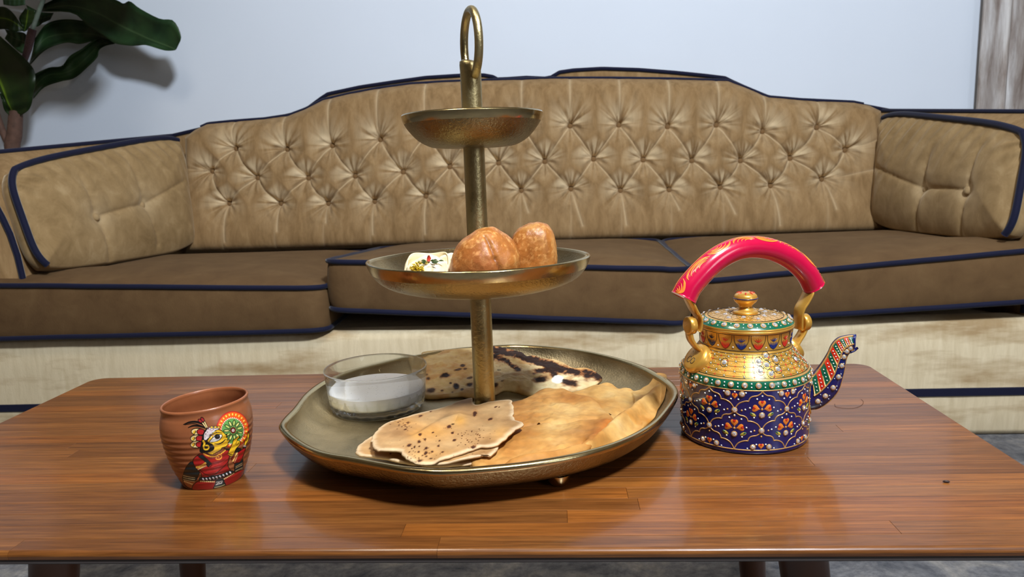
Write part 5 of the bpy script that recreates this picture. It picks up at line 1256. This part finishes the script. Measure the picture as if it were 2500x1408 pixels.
# straps, hinges, lugs
for sg, stp, hinge, lug, pad in ((-1, [(-.0625, .1385), (-.0588, .1325), (-.0550, .1255), (-.0512, .1200), (-.0500, .1150), (-.0505, .1085), (-.0518, .1060)], (-.0565, .1120), [(-.0585, .1130), (-.0600, .1060), (-.0585, .0985), (-.0540, .0920), (-.0495, .0870), (-.0500, .0830), (-.0525, .0815)], (-.0560, .0795)),
                                 (1, [(.0730, .1385), (.0705, .1320), (.0660, .1240), (.0612, .1170), (.0600, .1100), (.0602, .1000), (.0606, .0965)], (.0640, .1030), [(.0655, .1060), (.0668, .0990), (.0640, .0920), (.0588, .0850), (.0560, .0800), (.0575, .0750), (.0600, .0720)], (.0590, .0720))):
    P, F = strap(az(spl(stp, 30)), np.interp(np.linspace(0, 1, 30), [0, .2, 1], [.013, .016, .012]), .0024, nvec); mk('handle_strap', P, F, M['k_gold'], kt)
    c = az([hinge])[0]+dvec*sg*.0022; q = np.array([-.00361, -.0036, -.0034, -.0029, .0029, .0034, .0036, .00361]); P, F = tube([c+dvec*x for x in q], .0084*np.array([.02, .8, .94, 1, 1, .94, .8, .02]), 24); mk('hinge', P, F, M['k_gold'], kt)
    P, F = strap(az(spl(lug, 30)), np.interp(np.linspace(0, 1, 30), [0, .5, 1], [.010, .011, .015]), .0030, nvec); lg = mk('lug', P, F, M['k_gold'], kt)
    # round pad riveted on the shoulder
    zc = .0785; ax_ = np.array([sg*.80, .60]); n3 = ax_[0]*dvec+ax_[1]*np.array([0, 0, 1.]); n3 /= np.linalg.norm(n3)
    c = kc_+dvec*sg*(kr(zc))+np.array([0, 0, zc]); t1 = nvec; t2 = np.cross(n3, t1); th = np.arange(28)*2*pi/28; rows = []
    for rr_, hh in ((.0148, -.004), (.0150, .0020), (.0140, .0046), (.0115, .0058), (.006, .0062), (.0004, .0063)): rows.append(c+n3*hh+(t1*np.cos(th)[:, None]+t2*np.sin(th)[:, None])*rr_)
    P = np.concatenate(rows); mk('pad', P, [grid_f(6, 28, False, True, flip=True)], M['k_gold'], kt)
    if sg < 0:
        ml = MB()
        for cx, cy, rr_ in ((.003, .004, .0028), (-.003, .0042, .0026)):
            tt_ = np.linspace(0, 2*pi, 18, endpoint=False); P, F = tube(c+n3*.0061+t1*(cx+rr_*np.cos(tt_))[:, None]+t2*(cy+rr_*1.1*np.sin(tt_))[:, None], .00035, 6, closed=True); ml.add(P, F)
        for a_ in (-.9, -.3, .3, .9): q = np.linspace(0, 1, 6); P, F = tube(c+n3*.0060+t1*(q*.006*sin(a_))[:, None]+t2*(-q*.007*cos(a_))[:, None], .0003, 6); ml.add(P, F)
        ml.build('painted_blossom', [M['k_black']], lg)
# spout
U_ = spl([(.050, .0575), (.0596, .0610), (.0664, .0701), (.0723, .0814), (.0762, .0913), (.0812, .0974), (.0880, .1000), (.0954, .1011)], 48)
L_ = spl([(.050, .0285), (.0623, .0285), (.0728, .0341), (.0829, .0467), (.0875, .0647), (.0891, .0784), (.0919, .0851), (.0962, .0884)], 48)
sp_ = (U_+L_)/2; hw = np.linalg.norm(U_-L_, axis=1)/2
phs = R(-16); dsp = np.array([cos(phs), sin(phs), 0]); nsp = np.array([-sin(phs), cos(phs), 0])
azs = lambda pts: kc_+np.array(pts, float)[:, :1]*dsp+np.array(pts, float)[:, 1:2]*np.array([0, 0, 1.])
hd = np.interp(np.linspace(0, 1, 48), [0, .3, .6, 1], [.0120, .0105, .0080, .0055])
C3 = azs(sp_); tg3 = np.gradient(C3, axis=0); tg3 /= np.linalg.norm(tg3, axis=1)[:, None]; ch = (U_-L_)/2; up3 = ch[:, :1]*dsp+ch[:, 1:2]*np.array([0, 0, 1.]); up3 /= hw[:, None]
tq = np.arange(28)*2*pi/28
se = lambda x, e: np.sign(x)*np.abs(x)**e
P = C3[:, None]+up3[:, None]*(hw[:, None]*se(np.sin(tq), .8)[None])[..., None]+(-nsp)[None, None]*(hd[:, None]*se(np.cos(tq), .55)[None])[..., None]
# the mouth: upper lip runs out further, the lower lip curls outwards like a beak
w_ = sst(.86, 1, np.linspace(0, 1, 48))[:, None]; P += tg3[:, None]*(w_*(.0012*np.abs(np.sin(tq))**2*np.sign(np.sin(tq)))[None])[..., None]
n_s = 48; mouth = P[-1]-tg3[-1]*.006; mouth = mouth+(mouth.mean(0)-mouth)*.25
inn_ = P[-6]+(P[-6].mean(0)-P[-6])*.35
Pa = np.concatenate([P.reshape(-1, 3), P[-1]+(P[-1].mean(0)-P[-1])*.14, inn_])
F = [grid_f(n_s, 28, False, True, flip=True), grid_f(3, 28, False, True, flip=True, off=(n_s-1)*28), (np.arange(28)+(n_s+1)*28)[None]]
spt = mk('spout', Pa, F, M['k_navy'], kt)
P, F = strap(azs([(.0895, .0850), (.0925, .0856), (.0955, .0868), (.0985, .0892)]), [.011, .010, .006, .001], .0018, nsp); mk('lower_lip', P, F, M['k_navy'], spt)
P, F = tube([kc_+dsp*.0592+np.array([0, 0, .0436])+np.array([0, 0, 1])*.0185*np.sin(a_)-nsp*.0150*np.cos(a_)-dsp*.0024*np.cos(a_)**2 for a_ in np.linspace(0, 2*pi, 40, endpoint=False)], .0018, 8, closed=True); mk('spout_collar', P, F, M['k_gold'], spt)
def on_spout(s, y, off=.0003):                            # painted face of the spout turned to the room; y -1..1 across
    i_ = np.clip(np.asarray(s, float), 0, 1)*47; i0 = np.minimum(i_.astype(int), 46); f_ = (i_-i0)[:, None]; y = np.asarray(y, float)
    L = lambda A: A[i0]*(1-f_)+A[i0+1]*f_
    c, u, a, b_ = L(C3), L(up3), (L(hw[:, None]))[:, 0], (L(hd[:, None]))[:, 0]
    ct = np.sqrt(np.maximum(0, 1-np.abs(y)**(2/.8)))**1.0
    return c+u*(a*y)[:, None]-nsp*(b_*np.maximum(ct, .02)**.55+off)[:, None]
spn = MB()
def spatch(s0, s1, y0, y1, m, off=.0006, n=8, skew=0.):
    u, v = np.meshgrid(np.linspace(0, 1, n), np.linspace(0, 1, n), indexing='ij'); y = y0+(y1-y0)*v; s = s0+(s1-s0)*u+skew*v
    P = on_spout(s.ravel(), y.ravel(), off); spn.add(P, [grid_f(n, n)], m)
def sline(s, y, w, m=0):
    P, F = tube(on_spout(np.array(s), np.array(y), .0003), w, 6); spn.add(P, F, m)
s_all = np.linspace(.16, .97, 40)
sline(s_all, np.full(40, -.04), .0008); sline(s_all, np.full(40, .95), .0010); sline(s_all, np.full(40, -.93), .0004)
ns = 11; ed_ = np.linspace(.17, .97, ns+1)
for k_ in range(ns):
    spatch(ed_[k_]+.002, ed_[k_+1]-.002, .0, .93, (2, 1)[k_ % 2], skew=-.02)
    sline([ed_[k_]-.02*q for q in (0, .5, 1)], [.0, .5, .93], .0007)
    for q in (.16, .38, .6, .8):
        c_ = on_spout(np.array([ed_[k_]*.5+ed_[k_+1]*.5-.02*q]), np.array([.93*q]), .0006)[0]; P, F = tube([c_-tg3[20]*.0006, c_-tg3[20]*.0004, c_+tg3[20]*.0004, c_+tg3[20]*.0006], [.0002, .0006, .0006, .0002], 8); spn.add(P, F, 3)
for k_, s in enumerate(np.linspace(.20, .88, 8)):
    p = on_spout(np.array([s]), np.array([-.46]), .0002)[0]; q = on_spout(np.array([s]), np.array([-.46]), .0012)[0]; gem(p, q-p, .95-.25*s*.6, spt)
    for ds, y in ((.045, -.2), (.045, -.62), (.03, -.74)): P, F = tube(on_spout(np.array([s+ds-.003, s+ds+.003]), np.array([y, y]), .0003), .0005, 6); spn.add(P, F, 3)
for k_ in range(14):
    s = .2+.05*k_; spatch(s, s+.035, -.9, -.985, (1, 2)[k_ % 2], .0003, 3)
spn.build('spout_painting', [M['k_line'], M['k_red'], M['k_dgreen'], M['k_white']], spt)
# ------------------------------------------------------------------ fiddle-leaf plant
pl = thing('fiddle_leaf_plant', 'dark green large-leaved fiddle-leaf plant beside the left end of the sofa', 'plant', (-1.80, 2.46, -.40))
def leaf_mat(name, c1, c2, rib):
    m, nt, b = nmat(name); v = coords(nt); f = noise(nt, v, 14, 4)
    a = N(nt, 'Attribute', attribute_name='tint')
    cc = ramp(nt, f, [(.3, lin(c1)), (.7, lin(c2))]); cc = mixc(nt, a.outputs['Fac'], cc, lin(rib))
    setin(nt, b, Base_Color=cc, Roughness=.42, Specular_IOR_Level=.4); return m
M['leaf'] = leaf_mat('dark_leaf', (22, 42, 24), (42, 70, 38), (66, 90, 56)); M['leaf2'] = leaf_mat('bright_leaf', (20, 36, 14), (36, 56, 20), (112, 142, 38))
M['bark'] = simple('brown_bark', (92, 66, 54), .8, var=.25, vs=60, bmp=.5, bs=120); M['stem'] = simple('grey_green_stem', (96, 108, 96), .6, var=.2, vs=80)
M['sheath'] = simple('purple_brown_sheath', (96, 70, 72), .7, var=.35, vs=300)
def leaf(stn, ys, mat, side=1, fold=.02, name='leaf'):
    S = np.array(stn, float)/3.52; n = 34
    ys = np.interp(np.linspace(0, 1, len(S)), np.linspace(0, 1, len(ys)), ys)
    A, B, C = [spl(np.column_stack([S[:, k], ys]), n) for k in range(3)]
    rows = []; wt = [0, .25, .5, .75, .93, 1]
    for w in wt[:-1]: rows.append((A*(1-w)+B*w, fold*(1-abs(2*w-1))*.5+fold*w))
    rows.append((B, fold))
    for w in wt[::-1][1:]: rows.append((C*(1-w)+B*w, fold*(1-abs(2*w-1))*.5+fold*w))
    P = np.stack([V.aty(q[:, :2], q[:, 2]+.06+dz-.0024*np.sin(np.arange(n)*.9)*min(1, fold/.012)) for i, (q, dz) in enumerate(rows)], 1)
    k = len(rows); nrm_ = np.array([0, 1., 0]); P2 = P+[0, .0016, 0]
    tint = np.zeros((n, k)); tint[:, 5] = .9; tint[:, 4] = tint[:, 6] = .1
    
    tt = np.concatenate([tint.ravel(), tint.ravel()]); cols = np.stack([tt, tt, tt, np.ones_like(tt)], -1)
    r = bi(np.arange(n*k).reshape(n, k)); r2 = np.roll(r, -1)
    return mk(name, np.concatenate([P.reshape(-1, 3), P2.reshape(-1, 3)]), [grid_f(n, k, flip=True), grid_f(n, k, off=n*k), np.stack([r, r2, r2+n*k, r+n*k], -1)], mat, pl, cols={'tint': cols})
leaf([((330, 60), (335, 80), (340, 100)), ((600, -60), (600, 50), (620, 112)), ((850, -40), (830, 110), (760, 225)), ((1000, 0), (980, 190), (900, 310)), ((1060, 30), (1050, 225), (980, 370)), ((1115, 10), (1120, 262), (1100, 392)), ((1200, 72), (1180, 290), (1180, 392)), ((1370, 160), (1290, 340), (1255, 388)), ((1490, 178), (1420, 390), (1390, 428)), ((1555, 310), (1490, 418), (1450, 436)), ((1520, 410), (1512, 425), (1500, 432))], [2.43, 2.40, 2.37, 2.36], M['leaf'])
leaf([((300, 330), (270, 480), (245, 570)), ((400, 205), (395, 330), (390, 430)), ((560, 165), (580, 290), (560, 368)), ((760, 190), (740, 290), (690, 378)), ((880, 250), (870, 310), (840, 345)), ((985, 355), (986, 362), (985, 370))], [2.47, 2.49, 2.48], M['leaf'])
leaf([((285, 640), (285, 760), (285, 850)), ((420, 580), (400, 650), (380, 750)), ((530, 565), (540, 630), (520, 700)), ((600, 480), (640, 590), (640, 670)), ((700, 420), (720, 520), (770, 560)), ((780, 360), (790, 450), (835, 490)), ((850, 325), (850, 380), (852, 430)), ((905, 350), (910, 375), (905, 395)), ((985, 370), (986, 373), (985, 376))], [2.46, 2.48, 2.48], M['leaf'])
leaf([((-250, 300), (-150, 430), (0, 310)), ((-150, 620), (-40, 620), (230, 520)), ((-60, 760), (20, 760), (300, 640)), ((0, 820), (60, 870), (285, 800)), ((40, 950), (105, 960), (255, 930)), ((110, 1010), (130, 1006), (170, 1000))], [2.36, 2.33, 2.38], M['leaf2'], fold=.012)
leaf([((-60, 60), (-60, 150), (-60, 260)), ((40, 60), (50, 160), (40, 250)), ((110, 110), (120, 190), (110, 270)), ((160, 180), (165, 225), (170, 270)), ((192, 225), (192, 245), (190, 265))], [2.40, 2.42], M['leaf2'], fold=.003)
leaf([((20, -60), (25, 0), (30, 40)), ((120, -70), (120, 0), (120, 52)), ((215, -40), (215, 0), (215, 42))], [2.45, 2.46], M['leaf'], fold=.003)
leaf([((220, 68), (240, 85), (300, 90)), ((165, 150), (230, 170), (300, 160)), ((185, 220), (220, 230), (255, 220)), ((185, 265), (205, 272), (230, 262))], [2.42, 2.43], M['leaf2'], fold=.003)
leaf([((220, 40), (230, 60), (240, 90)), ((330, 95), (330, 150), (300, 225)), ((400, 108), (390, 150), (370, 195)), ((460, 110), (450, 130), (430, 168))], [2.49, 2.5], M['leaf'], fold=.003)
leaf([((40, 250), (60, 290), (40, 330)), ((120, 270), (130, 330), (110, 400)), ((200, 280), (210, 360), (170, 450)), ((250, 330), (245, 400), (225, 470))], [2.49, 2.5], M['leaf'], fold=.003)
for x0_, x1_, yc, hwid, y_ in ((-90, 150, -92, 66, 2.05), (40, 290, -96, 70, 2.08), (-170, 70, -190, 80, 2.10), (120, 350, -205, 80, 2.12), (-60, 210, -300, 85, 2.16)):
    t_ = np.linspace(0, 1, 7); wd = hwid*3.52*np.array([.25, .75, .95, .9, 1, .8, .15]); cx = 3.52*(x0_+(x1_-x0_)*t_); cy = 3.52*yc+30*np.sin(t_*3)
    leaf([((x, y-w), (x, y), (x, y+w)) for x, y, w in zip(cx, cy, wd)], [y_-.05, y_-.06], M['leaf'])
px3 = lambda pts, y: V.aty(np.array(pts, float)/3.52, y)
P, F = tube(px3([(385, -60), (368, 10), (345, 70), (310, 170), (278, 255)], 2.44), .0066, 10); mk('upper_stem', P, F, M['stem'], pl)
P, F = tube([px3([(385, -60)], 2.44)[0], px3([(300, -330)], 2.30)[0], px3([(60, -300)], 2.16)[0], px3([(-200, -290)], 2.14)[0]], .006, 8); mk('upper_branch', P, F, M['stem'], pl)
P, F = tube(px3([(280, 250), (262, 320), (240, 420), (212, 510), (180, 640)], 2.44), [.012, .0125, .0115, .0095, .009], 12); mk('stem_sheath', P, F, M['sheath'], pl)
tr = px3([(180, 640), (150, 850), (135, 1000), (125, 1150), (112, 1310)], 2.45); base = np.array([(-1.80, 2.46, .2), (-1.80, 2.46, -.02), (-1.80, 2.46, -.14)])
P, F = tube(spl(np.concatenate([tr, base]), 40), np.interp(np.linspace(0, 1, 40), [0, .3, .55, 1], [.012, .022, .024, .028]), 14); mk('trunk', P, F, M['bark'], pl)
P, F = tube(spl(np.concatenate([px3([(-30, 980), (0, 1070), (40, 1170), (80, 1260), (100, 1330)], 2.452)]), 20), .011, 10); mk('branch', P, F, M['bark'], pl)
M['pot'] = simple('grey_plant_pot', (120, 118, 114), .7)
P, F = lathe([(.0005, -.398), (.095, -.398), (.10, -.38), (.125, -.12), (.128, -.11), (.118, -.11), (.112, -.14), (.0005, -.14)], (-1.80, 2.46), 40); mk('pot', P, F, M['pot'], pl)
# ------------------------------------------------------------------ specks on the table
c = V.atz([(2310, 1178)], 0)[0]
q = np.linspace(-1, 1, 7); P, F = tube([(c[0]+x*.0026, c[1]-x*.0006, .0011) for x in q], .0011*np.sqrt(np.maximum(.05, 1-q*q)), 8); P[:, 2] = np.maximum(P[:, 2], .0001)
M['seed'] = simple('dark_seed', (46, 24, 16), .5)
tag(mk('crumb', P, F, M['seed']), 'tiny dark crumb lying alone on the right part of the table', 'crumb')
hp_ = V.atz([(2038, 985), (2040, 992), (2055, 995), (2075, 996), (2092, 994), (2104, 988), (2108, 980), (2102, 974)], 0.0004); hp_[:, 2] = .0004
P, F = tube(spl(hp_, 30), .00016, 5); M['hair'] = simple('dark_hair', (70, 40, 26), .5)
tag(mk('hair', P, F, M['hair']), 'single thin curled hair on the table right of the kettle spout', 'hair')
